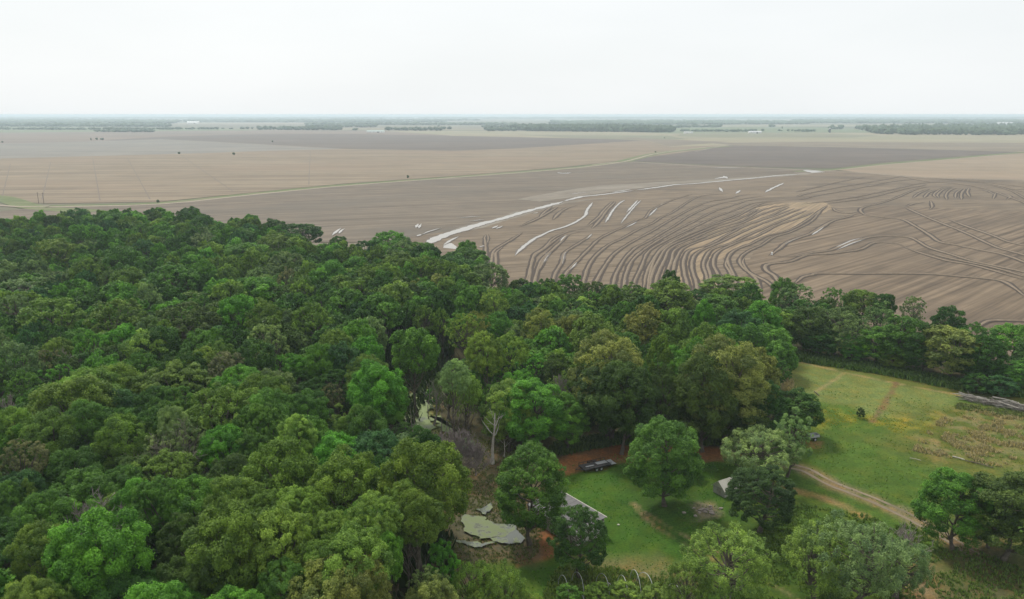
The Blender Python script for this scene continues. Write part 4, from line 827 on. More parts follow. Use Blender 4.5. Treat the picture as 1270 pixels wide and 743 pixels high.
bare_tree(108,0,608,74,'purple-brown leafless tree behind the vivid green tree near the left edge', M_TWIG, 35, 'bare_tree', 3, 18, .25, .16, .8, 8, height=17)
bare_tree(215,0,520,86,'big grey half-bare tree in the middle of the left wood', mat_simple('grey_twigs', (.26, .24, .18), (.17, .16, .12), 1.0, .9), 36, 'bare_tree', 3, 18, .25, .17, .8, 8, height=18)
bare_tree(8,0,488,36,'pale brownish bare tree at the left edge of the wood', M_TWIG, 37, 'bare_tree', 3, 14, .3, .14, .9, 7, height=16)
bare_tree(205,0,622,24,'white leaning dead trunk in a dark gap of the left wood', M_DEAD, 38, 'dead_tree', 1, 4, .5, .14, .9, 2, height=12)
bare_tree(193,0,645,14,'short white dead trunk beside the leaning one in the dark gap', M_DEAD, 39, 'dead_tree', 1, 3, .5, .12, .9, 2, height=9)
bare_tree(85,0,430,26,'brown leafless crown between green ones on the left', M_TWIG, 40, 'bare_tree', 3, 12, .3, .12, .9, 6, height=15)
bare_tree(1120,700,645,60,'dark leafless shrub poking out of the misty willow', M_TWIG, 41, 'bare_tree', 3, 12, .1, .1, 1, 5)
bare_tree(905,745,700,40,'dark bare stems inside the light feathery tree', M_TWIG, 42, 'bare_tree', 3, 10, .1, .1, 1, 5)

# ================================================================ labels for the trees
SHAPE = {'oak': 'lumpy-crowned', 'round': 'smooth round-crowned', 'tall': 'narrow upright', 'airy': 'thin feathery', 'cone': 'pointed', 'willow': 'wispy', 'bush': 'low'}
ORD = ['leftmost', 'second from left', 'third from left', 'fourth from left', 'fifth from left', 'sixth from left', 'seventh from left', 'eighth from left', 'ninth from left', 'tenth from left']
def zone(px, py):
    col = 'left' if px < 210 else 'centre-left' if px < 420 else 'centre' if px < 640 else 'centre-right' if px < 950 else 'right'
    if px >= 640: return ('at the field edge, %s' if py < skyline(px)+16 else 'above the clearing, %s') % col
    row = 'far edge' if py < skyline(px)+22 else 'back' if py < 380 else 'upper middle' if py < 460 else 'lower middle' if py < 550 else 'front' if py < 640 else 'bottom edge'
    return 'in the wood, %s, %s' % (row, col)
cells = {}
for t in trees:
    px, py, dz = proj((t['x'], t['y'], t['h'])); t['px'] = px
    t['o']['category'] = 'bush' if t['style'] == 'bush' else 'tree'
    if t['label']: t['o']['label'] = t['label']; continue
    cells.setdefault((t['colour'], SHAPE[t['style']], zone(px, py)), []).append(t)
for (co, sh, zn), L in cells.items():
    L.sort(key=lambda q: q['px'])
    for i, t in enumerate(L):
        nm = 'bush' if t['style'] == 'bush' else 'tree'
        t['o']['label'] = ('%s %s %s %s' % (co, sh, nm, zn)) if len(L) == 1 else ('%s %s %s %s, %s' % (co, sh, nm, zn, ORD[min(i, 9)]))
        t['o']['group'] = 'trees of the closed wood' if t['px'] < 640 else 'trees of the belt along the ploughed field'

# ================================================================ undergrowth, reeds, grass
def tuft_field(name, pts, n, size, colr, label, cat, seed, up=1.0, tall=1.0, holes=None, thr=0.45, scale=5.0, world_pts=False, blades=5, zoff=0.0):
    """clumps of leaf blades spread over an area, one object"""
    r = np.random.default_rng(seed); poly = np.asarray(pts) if world_pts else WP(pts); lo = poly.min(0); hi = poly.max(0)
    Q = lo+(hi-lo)*r.random((n*4, 2)); Q = Q[sdpoly(Q, poly) < 0]; den = fbm(Q[:, 0]/scale+seed, Q[:, 1]/scale); Q = Q[den > thr-0.05*r.random(len(Q))][:n]
    if not len(Q): return
    z = np.array([gh(a, b) for a, b in Q])+zoff; m = len(Q)
    C0 = np.repeat(np.column_stack([Q, z]), blades, 0)+r.normal(0, 1, (m*blades, 3))*np.array([size*.4, size*.4, 0]); k = len(C0)
    a = r.uniform(0, 6.28, k); ln = np.stack([np.cos(a), np.sin(a), np.zeros(k)], 1); t = np.stack([-np.sin(a), np.cos(a), np.zeros(k)], 1)
    hh = size*tall*r.uniform(.5, 1.2, (k, 1)); wd = size*.28*r.uniform(.6, 1.3, (k, 1)); tip = C0+ln*hh*.45+np.array([0, 0, 1])*hh
    v = np.stack([C0-t*wd, C0+t*wd, tip+t*wd*.35, tip-t*wd*.35], 1).reshape(-1, 3); f = np.arange(len(v)).reshape(-1, 4)
    me = mesh_np(name, v, f, [M_LEAF]); at_ = me.attributes.new('tone', 'FLOAT', 'FACE'); at_.data.foreach_set('value', np.clip(r.normal(.4, .25, len(f)), 0, 1).astype(np.float32))
    o = link(name, me); o.color = (*colr, 1); tagset(o, label, cat, kind='stuff'); return o
tuft_field('grass_tufts', [(680,585),(765,564),(905,575),(905,640),(870,680),(880,743),(640,760),(690,640)], 1500, .14, (.09, .22, .035), 'short lush green grass on the lawn around the single spreading tree', 'grass', 1, thr=.5, scale=3)
tuft_field('grass_tufts', [(1000,470),(1290,520),(1320,660),(1150,650),(1000,585)], 1600, .17, (.14, .22, .045), 'rough green meadow grass between the gravel track and the reeds', 'grass', 2, thr=.48, scale=4)
tuft_field('grass_tufts', [(960,620),(1130,650),(1300,720),(1300,800),(900,800),(905,700)], 6000, .30, (.11, .17, .04), 'rank grass among the willows below the gravel track', 'grass', 3, thr=.42, scale=3)
tuft_field('wildflowers', [(1005,505),(1050,507),(1060,515),(1110,520),(1150,520),(1160,510),(1175,520),(1150,540),(1110,538),(1070,524),(1020,530)], 1300, .13, (.36, .31, .04), 'yellow wildflowers in patches across the meadow', 'flowers', 4, thr=.5, scale=3, tall=.8)
tuft_field('reeds', [(1130,560),(1165,520),(1210,508),(1290,522),(1290,565),(1240,580),(1190,572)], 2400, .40, (.34, .28, .17), 'dry straw-coloured reeds and dead grass below the brush pile', 'reeds', 5, thr=.58, scale=2.5, tall=1.0)
tuft_field('reeds', [(966,474),(980,472),(983,488),(970,490)], 120, .8, (.40, .33, .20), 'small clump of pale dry reeds at the top left of the meadow', 'reeds', 6, thr=.1, tall=1.2)
tuft_field('marsh_weeds', marsh, 7000, .26, (.15, .17, .07), 'brown and green weeds over the marsh floor', 'weeds', 7, thr=.42, scale=3, world_pts=True)
tuft_field('brambles', [(668,574),(690,552),(770,540),(850,544),(905,538),(925,548),(905,553),(770,551),(700,564)], 1800, .7, (.09, .14, .04), 'dark undergrowth at the wood edge behind the red earth', 'undergrowth', 8, thr=.3, scale=3, tall=1.3)
tuft_field('brambles', [(952,440),(990,438),(1100,456),(1200,476),(1320,490),(1320,499),(1195,486),(1100,466),(985,448),(955,449)], 3200, .8, (.10, .17, .045), 'dark undergrowth along the foot of the tree belt', 'undergrowth', 9, thr=.25, scale=4, tall=1.3)
tuft_field('brambles', [(690,705),(760,705),(850,725),(860,770),(660,770)], 1800, .38, (.15, .21, .055), 'tangled weeds growing under and around the bent hoops', 'weeds', 10, thr=.3, scale=2)
tuft_field('brambles', [(1185,500),(1290,516),(1290,524),(1185,508)], 300, .35, (.13, .15, .06), 'weeds grown through the brush pile', 'weeds', 12, thr=.3, scale=2)
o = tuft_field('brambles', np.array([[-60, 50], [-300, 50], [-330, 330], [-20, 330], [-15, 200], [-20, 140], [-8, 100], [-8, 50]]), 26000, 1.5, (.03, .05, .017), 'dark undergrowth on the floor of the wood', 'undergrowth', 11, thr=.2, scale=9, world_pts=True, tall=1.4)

# ================================================================ far woods and hedges
M_FARLEAF = mat_simple('far_canopy', (.045, .082, .026), (.026, .050, .018), .02, .8)
ICO_V = None
def ico():
    import bmesh
    bm = bmesh.new(); bmesh.ops.create_icosphere(bm, subdivisions=2, radius=1.0); v = np.array([q.co[:] for q in bm.verts]); f = np.array([[q.index for q in p.verts] for p in bm.faces]); bm.free(); return v, f
def ico1():
    import bmesh
    bm = bmesh.new(); bmesh.ops.create_icosphere(bm, subdivisions=1, radius=1.0); v = np.array([q.co[:] for q in bm.verts]); f = np.array([[q.index for q in p.verts] for p in bm.faces]); bm.free(); return v, f
IV, IF = ico(); IV1, IF1 = ico1()
def blobs(name, pts, rad, h, label, cat, lod=1, kind='stuff'):
    v0, f0 = (IV, IF) if lod == 2 else (IV1, IF1); n = len(pts); r = rng
    rr = rad*r.uniform(.6, 1.3, (n, 1, 1)); hh = h*r.uniform(.65, 1.25, (n, 1))
    S = v0[None]*rr*(1+r.normal(0, .16, (n, len(v0), 1))); S[:, :, 2] *= (hh*.5/rr[:, :, 0]); S[:, :, :2] += np.asarray(pts)[:, None]; S[:, :, 2] += hh*.5
    f = (f0[None]+np.arange(n)[:, None, None]*len(v0)).reshape(-1, 3)
    me = mesh_np(name, S.reshape(-1, 3), f, [M_FARLEAF]); o = link(name, me)
    if label: tagset(o, label, cat, kind=kind)
    return o
def wood(name, poly, sp, rad, h, label, thr=0.0, sc=150.0, cap=1500):
    Pw = WP(poly); lo, hi = Pw.min(0), Pw.max(0); n = int((hi[0]-lo[0])*(hi[1]-lo[1])/sp**2); Q = lo+(hi-lo)*rng.random((min(n, 60000), 2)); Q = Q[sdpoly(Q, Pw) < 0]
    if thr: Q = Q[fbm(Q[:, 0]/sc, Q[:, 1]/(sc*2)) > thr]
    if len(Q) > cap: w = 1/(Q[:, 1]-Q[:, 1].min()+60)**1.0; Q = Q[rng.choice(len(Q), cap, replace=False, p=w/w.sum())]
    if len(Q): blobs(name, Q, rad, h, label, 'woods')
wood('far_wood', [(655,162.6),(830,164.3),(838,163.2),(760,160.2),(660,159.2),(632,160.3)], 13, 10, 19, 'bluish wood across the plain, right of the picture centre', cap=1500)
wood('far_wood', [(478,161.6),(600,162.8),(640,162.6),(640,161.4),(560,161.0),(480,161.0)], 22, 9, 12, 'broken hedge of trees left of the bluish wood', .47, 120, cap=260)
wood('far_wood', [(320,161),(445,161.8),(445,160.8),(320,160.4)], 20, 10, 13, 'low tree line across the plain at centre-left', .35, 160, cap=260)
wood('far_wood', [(1085,166.0),(1125,167.2),(1500,168.2),(1500,155.5),(1220,156.2),(1100,158.5),(1060,160)], 16, 12, 18, 'large bluish wood at the right under the horizon', cap=1800)
wood('far_wood', [(940,159),(1050,160.5),(1050,158),(960,157.2)], 24, 13, 13, 'thin tree line left of the large wood', .5, 200, cap=200)
wood('far_wood', [(-150,156.8),(215,157.4),(200,156.2),(100,155.4),(-150,155)], 24, 14, 15, 'tree line across the pale field at the far left', .3, 400, cap=900)
wood('far_wood', [(-250,152),(215,153.4),(225,150.5),(110,148.6),(-250,148.2)], 36, 24, 16, 'hazy woods at the left horizon', .25, 700, cap=2000)
wood('far_wood', [(225,151.2),(450,152),(620,151),(600,149.2),(400,148.4),(240,148.5)], 40, 26, 15, 'hazy broken woods left of centre under the horizon', .40, 900, cap=1300)
wood('far_wood', [(640,154),(760,155.2),(1000,154),(1010,152),(880,150),(700,150)], 40, 26, 15, 'hazy woods behind the bluish wood at centre-right', .42, 700, cap=1300)
wood('far_wood', [(990,153),(1500,154),(1500,149),(1100,148.4),(980,149)], 45, 30, 16, 'hazy woods behind the large wood at the right horizon', .3, 900, cap=1500)
wood('far_wood', [(-300,147.2),(1600,147.2),(1600,145.0),(-300,145.0)], 90, 70, 18, 'pale blue line of woods all along the horizon', .45, 2500, cap=2200)
wood('far_wood', [(-300,160.6),(120,161),(320,160.2),(320,159.9),(120,160.6),(-300,160.2)], 20, 9, 9, 'thin hedge line along the far edge of the pale fields at the left', .42, 300, cap=500)
wood('far_wood', [(380,157.6),(640,158.2),(640,157.6),(380,157.0)], 26, 12, 12, 'faint tree line between far fields left of centre', .40, 300, cap=500)
wood('far_wood', [(380,154.8),(640,155.2),(640,154.4),(380,154.0)], 34, 18, 13, 'fainter tree line farther back left of centre', .36, 500, cap=600)
wood('far_wood', [(760,158.5),(960,158.2),(960,157.4),(760,157.6)], 26, 12, 12, 'faint tree line behind the long white barn', .40, 300, cap=400)
wood('far_wood', [(845,163.1),(935,163.6),(1010,163.4),(1010,162.6),(845,162.5)], 16, 7, 7, 'low scrub line beside the farm buildings on the plain', .45, 120, cap=200)
wood('far_wood', [(120,163.8),(190,164),(190,163.3),(120,163.2)], 14, 8, 9, 'small hedge on the far side of the pinkish field', .3, 80, cap=60)
for k, (x, y, s, lb) in enumerate(((113,174,8,'leftmost of three small lone trees beyond the tan field'),(120,173.5,10,'middle of three small lone trees beyond the tan field'),(126.5,173.5,10,'rightmost of three small lone trees beyond the tan field'),(3,177,8,'small tree at the left end of the grey field'),(338,176,6,'tiny lone tree in the dark field at centre-left'),
    (290,192,6,'dark round bush at the end of the grey field'),(222,191,5,'small bush on the boundary of the grey field'),(506,220.5,4,'bush beside the dirt road below the picture centre line'),(1028,163.5,11,'lone tree left of the large far wood'),(970,159.5,14,'dark lone tree on the far green at the right'),(185,162.8,10,'round tree at the end of the far hedge at the left'),(813,189,4,'small bush where two dirt roads meet'),(824,171.5,6,'tiny tree on the straw field right of centre'),(196,251,3.5,'bush beside the dirt road above the wood'))):
    p = A2(x, y); o = blobs('lone_tree', np.array([p]), s*.32, s*.6, None, None, 2); o['label'] = lb; o['category'] = 'tree'
    v, f = tube_np([[p[0], p[1], -.3], [p[0], p[1], s*.4]], [.3, .2], 5); link('trunk', mesh_np('trunk', v, f, [M_BARK]), o); o['group'] = 'lone trees on the plain'

# ================================================================ built things
def box(acc, c, s, rz=0.0):
    cx, cy, cz = c; a, b2, h = s[0]/2, s[1]/2, s[2]/2
    v = np.array([[x, y, z] for z in (-h, h) for x, y in ((-a, -b2), (a, -b2), (a, b2), (-a, b2))], float)
    if rz: co, si = math.cos(rz), math.sin(rz); v[:, :2] = v[:, :2]@np.array([[co, si], [-si, co]])
    acc.add(v+np.array(c), np.array([[3, 2, 1, 0], [4, 5, 6, 7], [0, 1, 5, 4], [1, 2, 6, 5], [2, 3, 7, 6], [3, 0, 4, 7]]))
def part(name, boxes, mat, parent, extra=()):
    a = Acc()
    for q in boxes: box(a, *q)
    for q in extra: a.add(*q)
    v, f = a.get(); return link(name, mesh_np(name, v, f, [mat]), parent)
M_STEEL = mat_simple('black_steel', (.035, .035, .04), (.02, .02, .022), 3, .5, .4)
M_TYRE = mat_simple('rubber', (.03, .03, .03), (.02, .02, .02), 4, .85)
M_GALV = mat_simple('galvanised', (.48, .49, .50), (.36, .37, .38), 2, .4, .5, .3)
M_PLANK = mat_simple('weathered_plank', (.36, .33, .29), (.22, .20, .17), 2, .85, bump=.2)
M_WALL = mat_simple('shed_wall', (.42, .40, .36), (.30, .29, .26), .8, .8)
M_ROOFG = mat_simple('grey_roof', (.165, .16, .16), (.125, .12, .12), .5, .8)
M_ROOFW = mat_simple('white_roof', (.56, .53, .46), (.46, .43, .37), .7, .5)
M_PALE = mat_simple('pale_trim', (.60, .56, .50), (.5, .46, .41), 1, .6)
def wheel(name, p, r, w, parent, axis=0):
    a = np.linspace(0, 2*math.pi, 18, endpoint=False); rings = []
    for (rr, off) in ((r*.55, -w/2), (r*.93, -w/2), (r, -w*.3), (r, w*.3), (r*.93, w/2), (r*.55, w/2)):
        rings.append(np.stack([rr*np.cos(a), np.full(18, off), rr*np.sin(a)], 1))
    v = np.vstack(rings); i = np.arange(5)[:, None]*18; j = np.arange(18)[None]; f = np.stack([i+j, i+(j+1) % 18, i+18+(j+1) % 18, i+18+j], -1).reshape(-1, 4)
    t = link(name, mesh_np('wheel', v, f, [M_TYRE]), parent, p)
    rings = [np.stack([rr*np.cos(a), np.full(18, off), rr*np.sin(a)], 1) for rr, off in ((.02, -w*.3), (r*.56, -w*.42), (r*.56, w*.42), (.02, w*.3))]
    v = np.vstack(rings); i = np.arange(3)[:, None]*18; f = np.stack([i+j, i+(j+1) % 18, i+18+(j+1) % 18, i+18+j], -1).reshape(-1, 4)
    link('rim', mesh_np('rim', v, f, [M_GALV]), t)
# flatbed trailer
pa, pb = A2(718, 586), A2(757, 577.5); c = (pa+pb)/2; L = float(np.linalg.norm(pb-pa)); az = math.atan2(*(pb-pa)[::-1])
tr_ = tagset(empty('flatbed_trailer', (c[0], c[1], gh(*c)), az), 'long black flatbed trailer with side rails parked between the lawn and the red earth', 'trailer')
Lb = L*.84; W = 2.1
part('frame', [((0, W/2, .62), (Lb, .10, .16)), ((0, -W/2, .62), (Lb, .10, .16)), ((-Lb/2, 0, .62), (.1, W-.1, .16)), ((Lb/2, 0, .62), (.1, W-.1, .16))], M_STEEL, tr_)
for k in range(9): part('deck_plank', [((0, -W/2+.05+(k+.5)*(W-.1)/9, .72), (Lb-.1, (W-.1)/9-.03, .045))], M_STEEL if k % 3 == 1 else mat_simple('deck_grey', (.10, .095, .09), (.06, .055, .05), 2) if 'deck_grey' not in bpy.data.materials else bpy.data.materials['deck_grey'], tr_)
for s in (-1, 1): part('side_rail', [((0, s*W/2, 1.12), (Lb, .05, .06))]+[((-Lb/2+.05+q*(Lb-.1)/6, s*W/2, .91), (.05, .05, .40)) for q in range(7)], M_STEEL, tr_)
part('ramp', [((Lb/2+.55, 0, .55), (1.1, W-.2, .05))]+[((Lb/2+.55, -W/2+.2+q*.43, .60), (1.1, .05, .06)) for q in range(5)], M_GALV, tr_)
part('cargo_board', [((Lb*.25, .1, .80), (Lb*.38, .9, .10)), ((-Lb*.22, -.3, .79), (Lb*.3, .35, .08))], M_GALV, tr_)
part('tongue', [], M_STEEL, tr_, [tube_np([[-Lb/2, .7, .6], [-Lb/2-1.2, 0, .55]], [.06, .06], 6), tube_np([[-Lb/2, -.7, .6], [-Lb/2-1.2, 0, .55]], [.06, .06], 6), tube_np([[-Lb/2-1.1, 0, 0], [-Lb/2-1.1, 0, .75]], [.04, .04], 6)])
for s in (-1, 1):
    part('mudguard', [((0.1, s*(W/2+.18), .82), (1.75, .28, .04)), ((-.78, s*(W/2+.18), .72), (.04, .28, .2)), ((.98, s*(W/2+.18), .72), (.04, .28, .2))], M_STEEL, tr_)
    for q in (-.35, .55): wheel('wheel', (q, s*(W/2+.18), .36), .36, .22, tr_)
# small grey cart beside the low tree at the meadow corner
c = A2(1008, 546); ct = tagset(empty('garden_cart', (c[0], c[1], gh(*c)), dirang((996, 543), (1014, 541))), 'small grey garden cart parked at the meadow corner beside the low dark tree', 'cart')
part('bed', [((0, 0, .72), (2.0, 1.2, .07)), ((0, .58, .95), (2.0, .05, .42)), ((0, -.58, .95), (2.0, .05, .42)), ((-.98, 0, .95), (.05, 1.1, .42)), ((.98, 0, .95), (.05, 1.1, .42))], M_GALV, ct)
part('axle', [((0, 0, .45), (.12, 1.2, .12)), ((1.3, 0, .6), (.9, .07, .07))], M_STEEL, ct)
for s in (-1, 1): wheel('wheel', (0, s*.70, .36), .36, .16, ct)
# shed with a low grey metal roof
q0 = at(692, 606.5, 3.0); q1 = at(752, 642, 2.9); e = (q1-q0)[:2]; L = float(np.linalg.norm(e)); az = math.atan2(e[1], e[0])
sh = tagset(empty('shed', (q0[0], q0[1], 0), az), 'long low shed with a pale grey ribbed metal roof between the two dense trees', 'shed'); Wd = 6.2
zr0, zr1 = 3.0, 2.35
nS = int(L/.9)
for k in range(nS):
    x0 = k*L/nS; x1 = (k+1)*L/nS; a = Acc()
    v = np.array([[x0+.015, 0, zr0], [x1-.015, 0, zr0], [x1-.015, -Wd, zr1], [x0+.015, -Wd, zr1], [x0+.015, 0, zr0-.05], [x1-.015, 0, zr0-.05], [x1-.015, -Wd, zr1-.05], [x0+.015, -Wd, zr1-.05]])
    f = np.array([[3, 2, 1, 0][::-1], [4, 5, 6, 7][::-1], [0, 1, 5, 4][::-1], [1, 2, 6, 5][::-1], [2, 3, 7, 6][::-1], [3, 0, 4, 7][::-1]]); a.add(v, f)
    a.add(np.array([[x0-.02, 0, zr0+.002], [x0+.02, 0, zr0+.002], [x0+.02, -Wd, zr1+.002], [x0-.02, -Wd, zr1+.002], [x0, 0, zr0+.03], [x0, -Wd, zr1+.03]]), np.array([[0, 4, 5, 3], [4, 1, 2, 5]]))
    vv, ff = a.get(); link('roof_panel', mesh_np('roof_panel', vv, ff, [M_ROOFG]), sh)
part('fascia', [((L/2, .06, zr0-.06), (L+.1, .10, .20)), ((L+.05, -Wd/2, (zr0+zr1)/2-.0), (.08, .01, .01))], M_PALE, sh)
part('wall', [((L/2, -.25, 1.42), (L-.5, .15, 2.84)), ((.3, -Wd/2, 1.2), (.15, Wd-.6, 2.4)), ((L-.3, -Wd/2, 1.2), (.15, Wd-.6, 2.4)), ((L/2, -Wd+.3, 1.12), (L-.5, .15, 2.24))], M_WALL, sh)
part('door', [((L*.7, -Wd+.2, 1.0), (1.0, .06, 2.0))], M_PLANK, sh)
# small white gabled shed
c = A2(901, 611); ws = tagset(empty('small_shed', (c[0], c[1], gh(*c)), R(32)), 'small shed with a white gabled roof half hidden by the very dark round tree', 'shed')
part('wall', [((0, 0, .6), (3.6, 2.5, 1.2))], M_WALL, ws)
v = np.array([[-2.1, -1.5, 1.15], [2.1, -1.5, 1.15], [2.1, 0, 2.5], [-2.1, 0, 2.5], [-2.1, 1.5, 1.15], [2.1, 1.5, 1.15], [-2.1, -1.5, 1.07], [2.1, -1.5, 1.07], [2.1, 0, 2.42], [-2.1, 0, 2.42], [-2.1, 1.5, 1.07], [2.1, 1.5, 1.07]])
link('roof', mesh_np('roof', v, np.array([[0, 1, 2, 3], [3, 2, 5, 4], [7, 6, 9, 8], [8, 9, 10, 11], [0, 6, 7, 1], [5, 11, 10, 4], [0, 3, 9, 6], [3, 4, 10, 9], [1, 7, 8, 2], [2, 8, 11, 5]]), [M_ROOFW]), ws)
link('gable', mesh_np('gable', np.array([[x, y, z] for x in (-1.8, 1.8) for y, z in ((-1.25, 1.3), (1.25, 1.3), (0, 2.38))], float), [np.array([[0, 2, 1], [3, 4, 5]])], [M_PALE]), ws)
part('door', [((-1.83, 0, .6), (.05, .8, 1.15))], M_PLANK, ws)
# bent hoops of an uncovered tunnel
M_HOOP = mat_simple('white_pipe_hoop', (.46, .48, .45), (.30, .32, .29), 1.5, .45, .4)
hf0 = A2(770, 735); hp = tagset(empty('hoop_tunnel', (hf0[0], hf0[1], 0)), 'uncovered tunnel of bent white pipe hoops among weeds at the bottom edge', 'tunnel frame')
for k, (px, py, rr, lean, ang) in enumerate(((699,716,2.3,.5,-55),(722,739,2.0,.2,-60),(748,714,2.3,.7,-50),(757,725,1.9,.1,-55),(773,716,2.4,.35,-62),(789,709.5,2.5,.15,-64),(801,713,2.6,.8,-48),(838,727,2.3,.7,-48),(717,712,2.2,.6,-50))):
    p = at(px, py, rr*1.02); a = np.linspace(-.12, math.pi+.12, 22); ang = -76+(ang+56)*.6; u = np.array([math.cos(R(ang)), math.sin(R(ang)), 0]); n_ = np.array([-u[1], u[0], 0])
    pts = np.array([p*[1, 1, 0]+u*rr*.92*math.cos(t)+np.array([0, 0, 1])*max(rr*1.0*math.sin(t), -.05)+n_*lean*.35*math.sin(t)**2 for t in a])-np.array([hf0[0], hf0[1], 0])
    v, f = tube_np(pts, np.full(22, .042), 6); link('hoop', mesh_np('hoop', v, f, [M_HOOP], smooth=True), hp)
M_OLD = mat_simple('old_log', (.34, .32, .28), (.20, .185, .16), 2, .9)
# brush pile of old logs and boards
bp = tagset(empty('brush_pile', (*A2(1228, 502), 0)), 'long low pile of grey logs and old boards between the meadow and the tree belt', 'log pile'); o0 = A2(1228, 502)
r = np.random.default_rng(5)
for k in range(46):
    t = r.random(); px = 1192+t*90; py = 493+t*17+r.uniform(-1.5, 4.5); q = A2(px, py)-o0; L = r.uniform(1.5, 4.5); a = dirang((1192, 494), (1270, 509))+r.normal(0, .35); z = r.uniform(.1, 1.0)
    d = np.array([math.cos(a), math.sin(a), r.normal(0, .08)])*L/2; p = np.array([q[0], q[1], z+.1]); rd = r.uniform(.06, .16)
    v, f = tube_np([p-d, p+r.normal(0, .06, 3), p+d], [rd, rd*.95, rd*.7], 6); link('log', mesh_np('log', v, f, [M_OLD if k % 4 == 0 else M_PLANK if k % 4 < 3 else M_BARK]), bp)
for (x0, y0, x1, y1, rd, z) in ((1230,498.5,1260,505,.16,1.1),(1192,491,1212,494,.08,.3),(1262,503,1268,511,.12,.7)):
    p, q = A2(x0, y0)-o0, A2(x1, y1)-o0; v, f = tube_np([[*p, z], [*(p+q)/2, z+.08], [*q, z]], [rd, rd, rd*.8], 7); link('log', mesh_np('log', v, f, [M_OLD]), bp)
a = Acc()
for k in range(900):
    t = r.random(); q = A2(1196+t*86, 494+t*16+r.uniform(-1, 5))-o0; p = np.array([q[0], q[1], r.uniform(0, 1.1)]); d = r.normal(0, 1, 3); d[2] *= .35; d = d/np.linalg.norm(d)*r.uniform(.3, 1.1); a.add(*tube_np([p-d, p+d], [.03, .015], 3))
v, f = a.get(); tagset(link('sticks', mesh_np('sticks', v, f, [mat_simple('grey_sticks', (.22, .20, .18), (.13, .115, .10), 1)]), bp), kind='stuff')
# single logs, stones, rubble, posts
def log_at(x0, y0, x1, y1, rd, mat, label, z=.2, name='fallen_log'):
    p, q = A2(x0, y0), A2(x1, y1); c = (p+q)/2; v, f = tube_np([[*(p-c), z], [0, 0, z+.05], [*(q-c), z]], [rd, rd*.95, rd*.75], 8)
    tagset(link(name, mesh_np(name, v, f, [mat], smooth=True), None, (c[0], c[1], gh(*c))), label, 'log')
log_at(1181,568,1196,572,.12,M_DEAD,'pale fallen log lying in the grass below the dry reeds')
log_at(1197,573,1232,582,.10,M_BARK,'thin dark fallen branch lying right of the pale log')
log_at(1010,487,1016,492,.10,M_BARK,'short dark branch lying left of the earth strip in the meadow')
log_at(1128,570,1142,573,.06,M_DEAD,'faint pale stick lying in the meadow above the bright forked tree')
def stone(x, y, s, c, label, cat='stone', name='stone'):
    p = A2(x, y); v = IV*np.array([s, s*.8, s*.5])*(1+np.random.default_rng(int(x)).normal(0, .10, (len(IV), 1))); v[:, 2] += s*.3
    tagset(link(name, mesh_np(name, v, IF, [mat_simple('stone_%d' % int(x), c)]), None, (p[0], p[1], gh(*p))), label, cat)
stone(767,652,.22,(.6,.58,.5),'small white stone on the lawn between the grey roof and the wheel ruts')
stone(1092,454.5,.55,(.7,.72,.72),'white bundle at the foot of the tree belt', 'bundle', 'bundle')
stone(1106,457.5,.40,(.5,.52,.52),'smaller grey bundle right of the white one at the tree belt', 'bundle', 'bundle')
stone(1222,480,.9,(.42,.36,.30),'pale boulder in the shade of the tree belt near the right edge')
stone(985,449.5,.6,(.5,.5,.46),'pale flat stone at the top corner of the meadow')
stone(838,575,.4,(.55,.47,.36),'tan stone on the red earth right of the trailer')
r = np.random.default_rng(9); rp = tagset(empty('rubble_heap', (*A2(873, 634), gh(*A2(873, 634)))), 'heap of grey and brown rubble in the shade right of the spreading tree', 'rubble'); m1, m2 = mat_simple('rubble', (.36, .31, .27), (.22, .19, .17), 2), None
for k in range(26):
    s = r.uniform(.12, .38); v = IV1*np.array([s, s*.8, s*.6])*(1+r.normal(0, .15, (len(IV1), 1)))+np.array([r.normal(0, 1.1), r.normal(0, .7), s*.4]); link('rubble_stone', mesh_np('rubble_stone', v, IF1, [m1]), rp)
p = A2(853, 688); po = empty('marker_post', (p[0], p[1], gh(*p))); part('post', [((0, 0, .45), (.10, .10, .9))], mat_simple('yellow_post', (.62, .62, .28), (.5, .5, .22), 2), po); part('cap', [((0, 0, .92), (.12, .12, .05))], M_PALE, po); tagset(po, 'short yellowish marker post at the edge of the wheel ruts', 'post')
for x0, y0, dx in ((48,252,0),(54.5,252.3,0)):
    p = A2(x0, y0); po = empty('utility_pole', (p[0], p[1], ZF)); v, f = tube_np([[0, 0, 0], [0, 0, 7.5]], [.17, .12], 8); link('pole', mesh_np('pole', v, f, [M_BARK]), po); part('cross_arm', [((0, 0, 7.0), (1.8, .1, .12))], M_BARK, po)
    tagset(po, 'left one of two thin utility poles beside the farm track at the far left' if x0 < 50 else 'right one of two thin utility poles beside the farm track at the far left', 'pole', 'utility poles by the farm track')
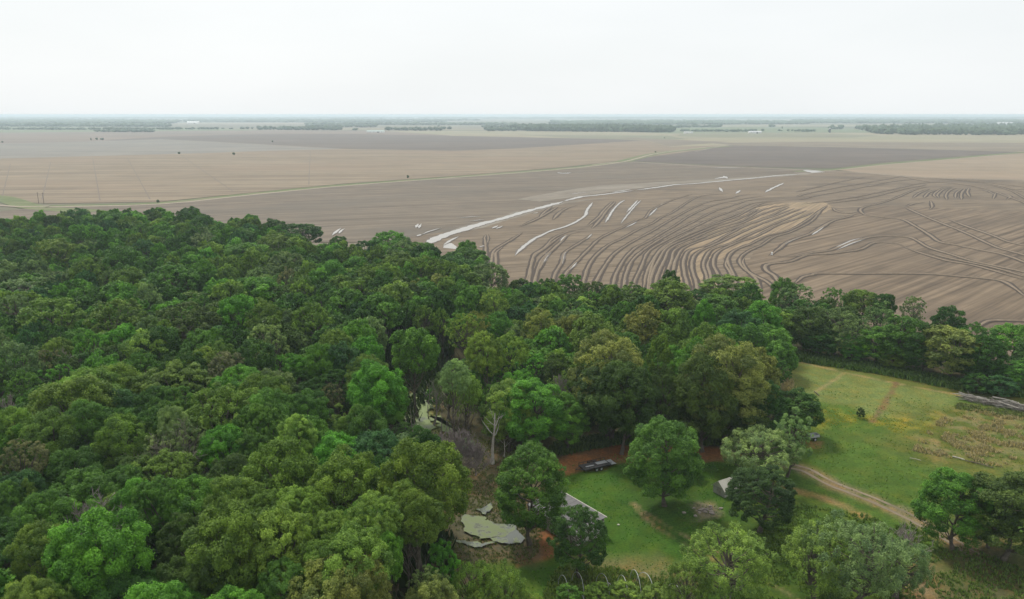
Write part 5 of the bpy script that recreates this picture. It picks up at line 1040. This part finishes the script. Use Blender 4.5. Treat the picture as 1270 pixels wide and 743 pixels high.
# plank heap near the shed and farm buildings on the plain
M_FW = mat_simple('farm_white', (.78, .77, .74), (.70, .69, .66), .05, .6); M_FR = mat_simple('farm_roof', (.62, .62, .62), (.5, .5, .5), .05, .5)
def barn(x, y, L, W, h, lab, cat='barn', name='barn', az=0.05, rmat=None):
    p = A2(x, y); o = tagset(empty(name, (p[0], p[1], -.3), az), lab, cat, 'farm buildings on the plain')
    part('wall', [((0, 0, h/2), (L, W, h))], M_FW, o); rh = W*.22
    v = np.array([[-L/2-.4, -W/2-.4, h-.1], [L/2+.4, -W/2-.4, h-.1], [L/2+.4, 0, h+rh], [-L/2-.4, 0, h+rh], [-L/2-.4, W/2+.4, h-.1], [L/2+.4, W/2+.4, h-.1]])
    link('roof', mesh_np('roof', v, [np.array([[0, 1, 2, 3], [3, 2, 5, 4]]), np.array([[0, 3, 4], [1, 5, 2]])], [rmat or M_FR]), o)
    part('door', [((L*.15, -W/2-.04, h*.35), (L*.14, .08, h*.7))], M_STEEL, o)
    for q in (-.3, -.1, .35): part('window', [((L*q, -W/2-.04, h*.55), (L*.06, .08, h*.22))], M_STEEL, o)
barn(851,165.4,16,9,4,'small pale house left of the long white barn on the plain','house','house')
barn(857,165.2,10,8,3.5,'tiny white outbuilding right of the small pale house','house','house')
barn(936,165.3,42,12,5,'long white barn on the plain right of centre')
barn(1164,166.2,14,9,4.5,'left one of the pale houses in front of the large far wood','house','house')
barn(1171,166.2,16,9,5,'middle one of the pale houses in front of the large far wood','house','house')
barn(1179,166.3,10,8,4,'right one of the pale houses in front of the large far wood','house','house')
barn(466,164.2,60,14,4,'long low pale barn left of centre on the plain', rmat=mat_simple('pale_green_roof', (.5, .6, .55)))
barn(1246,155.5,90,40,9,'large white farm hall behind the large wood at the right horizon','barn')
barn(240,153.3,80,30,8,'white hall at the left under the horizon','barn')
p = A2(1029, 164.5); si = tagset(empty('silo', (p[0], p[1], -.3)), 'dark slim silo standing alone on the far green right of the white barn', 'silo'); v, f = tube_np([[0, 0, 0], [0, 0, 14]], [3, 3], 14); link('drum', mesh_np('drum', v, f, [M_STEEL]), si); v, f = tube_np([[0, 0, 14], [0, 0, 16.5]], [3.1, .2], 14); link('cap', mesh_np('cap', v, f, [M_GALV]), si)

# ================================================================ the air
HZ = 0.00013
a = Acc(); box(a, (0, 19000-2500, 30.5), (84000, 43500, 63.4)); v, f = a.get()
mh = bpy.data.materials.new('haze'); mh.use_nodes = True; nt = mh.node_tree; nt.nodes.clear(); out = N(nt, 'ShaderNodeOutputMaterial'); pv = N(nt, 'ShaderNodeVolumePrincipled')
pv.inputs['Color'].default_value = (.76, .90, 1.0, 1); pv.inputs['Density'].default_value = HZ; pv.inputs['Anisotropy'].default_value = 0.2; nt.links.new(pv.outputs[0], out.inputs['Volume'])
tagset(link('haze', mesh_np('haze', v, f, [mh])), 'thin pale haze over the whole plain', 'haze', kind='stuff')
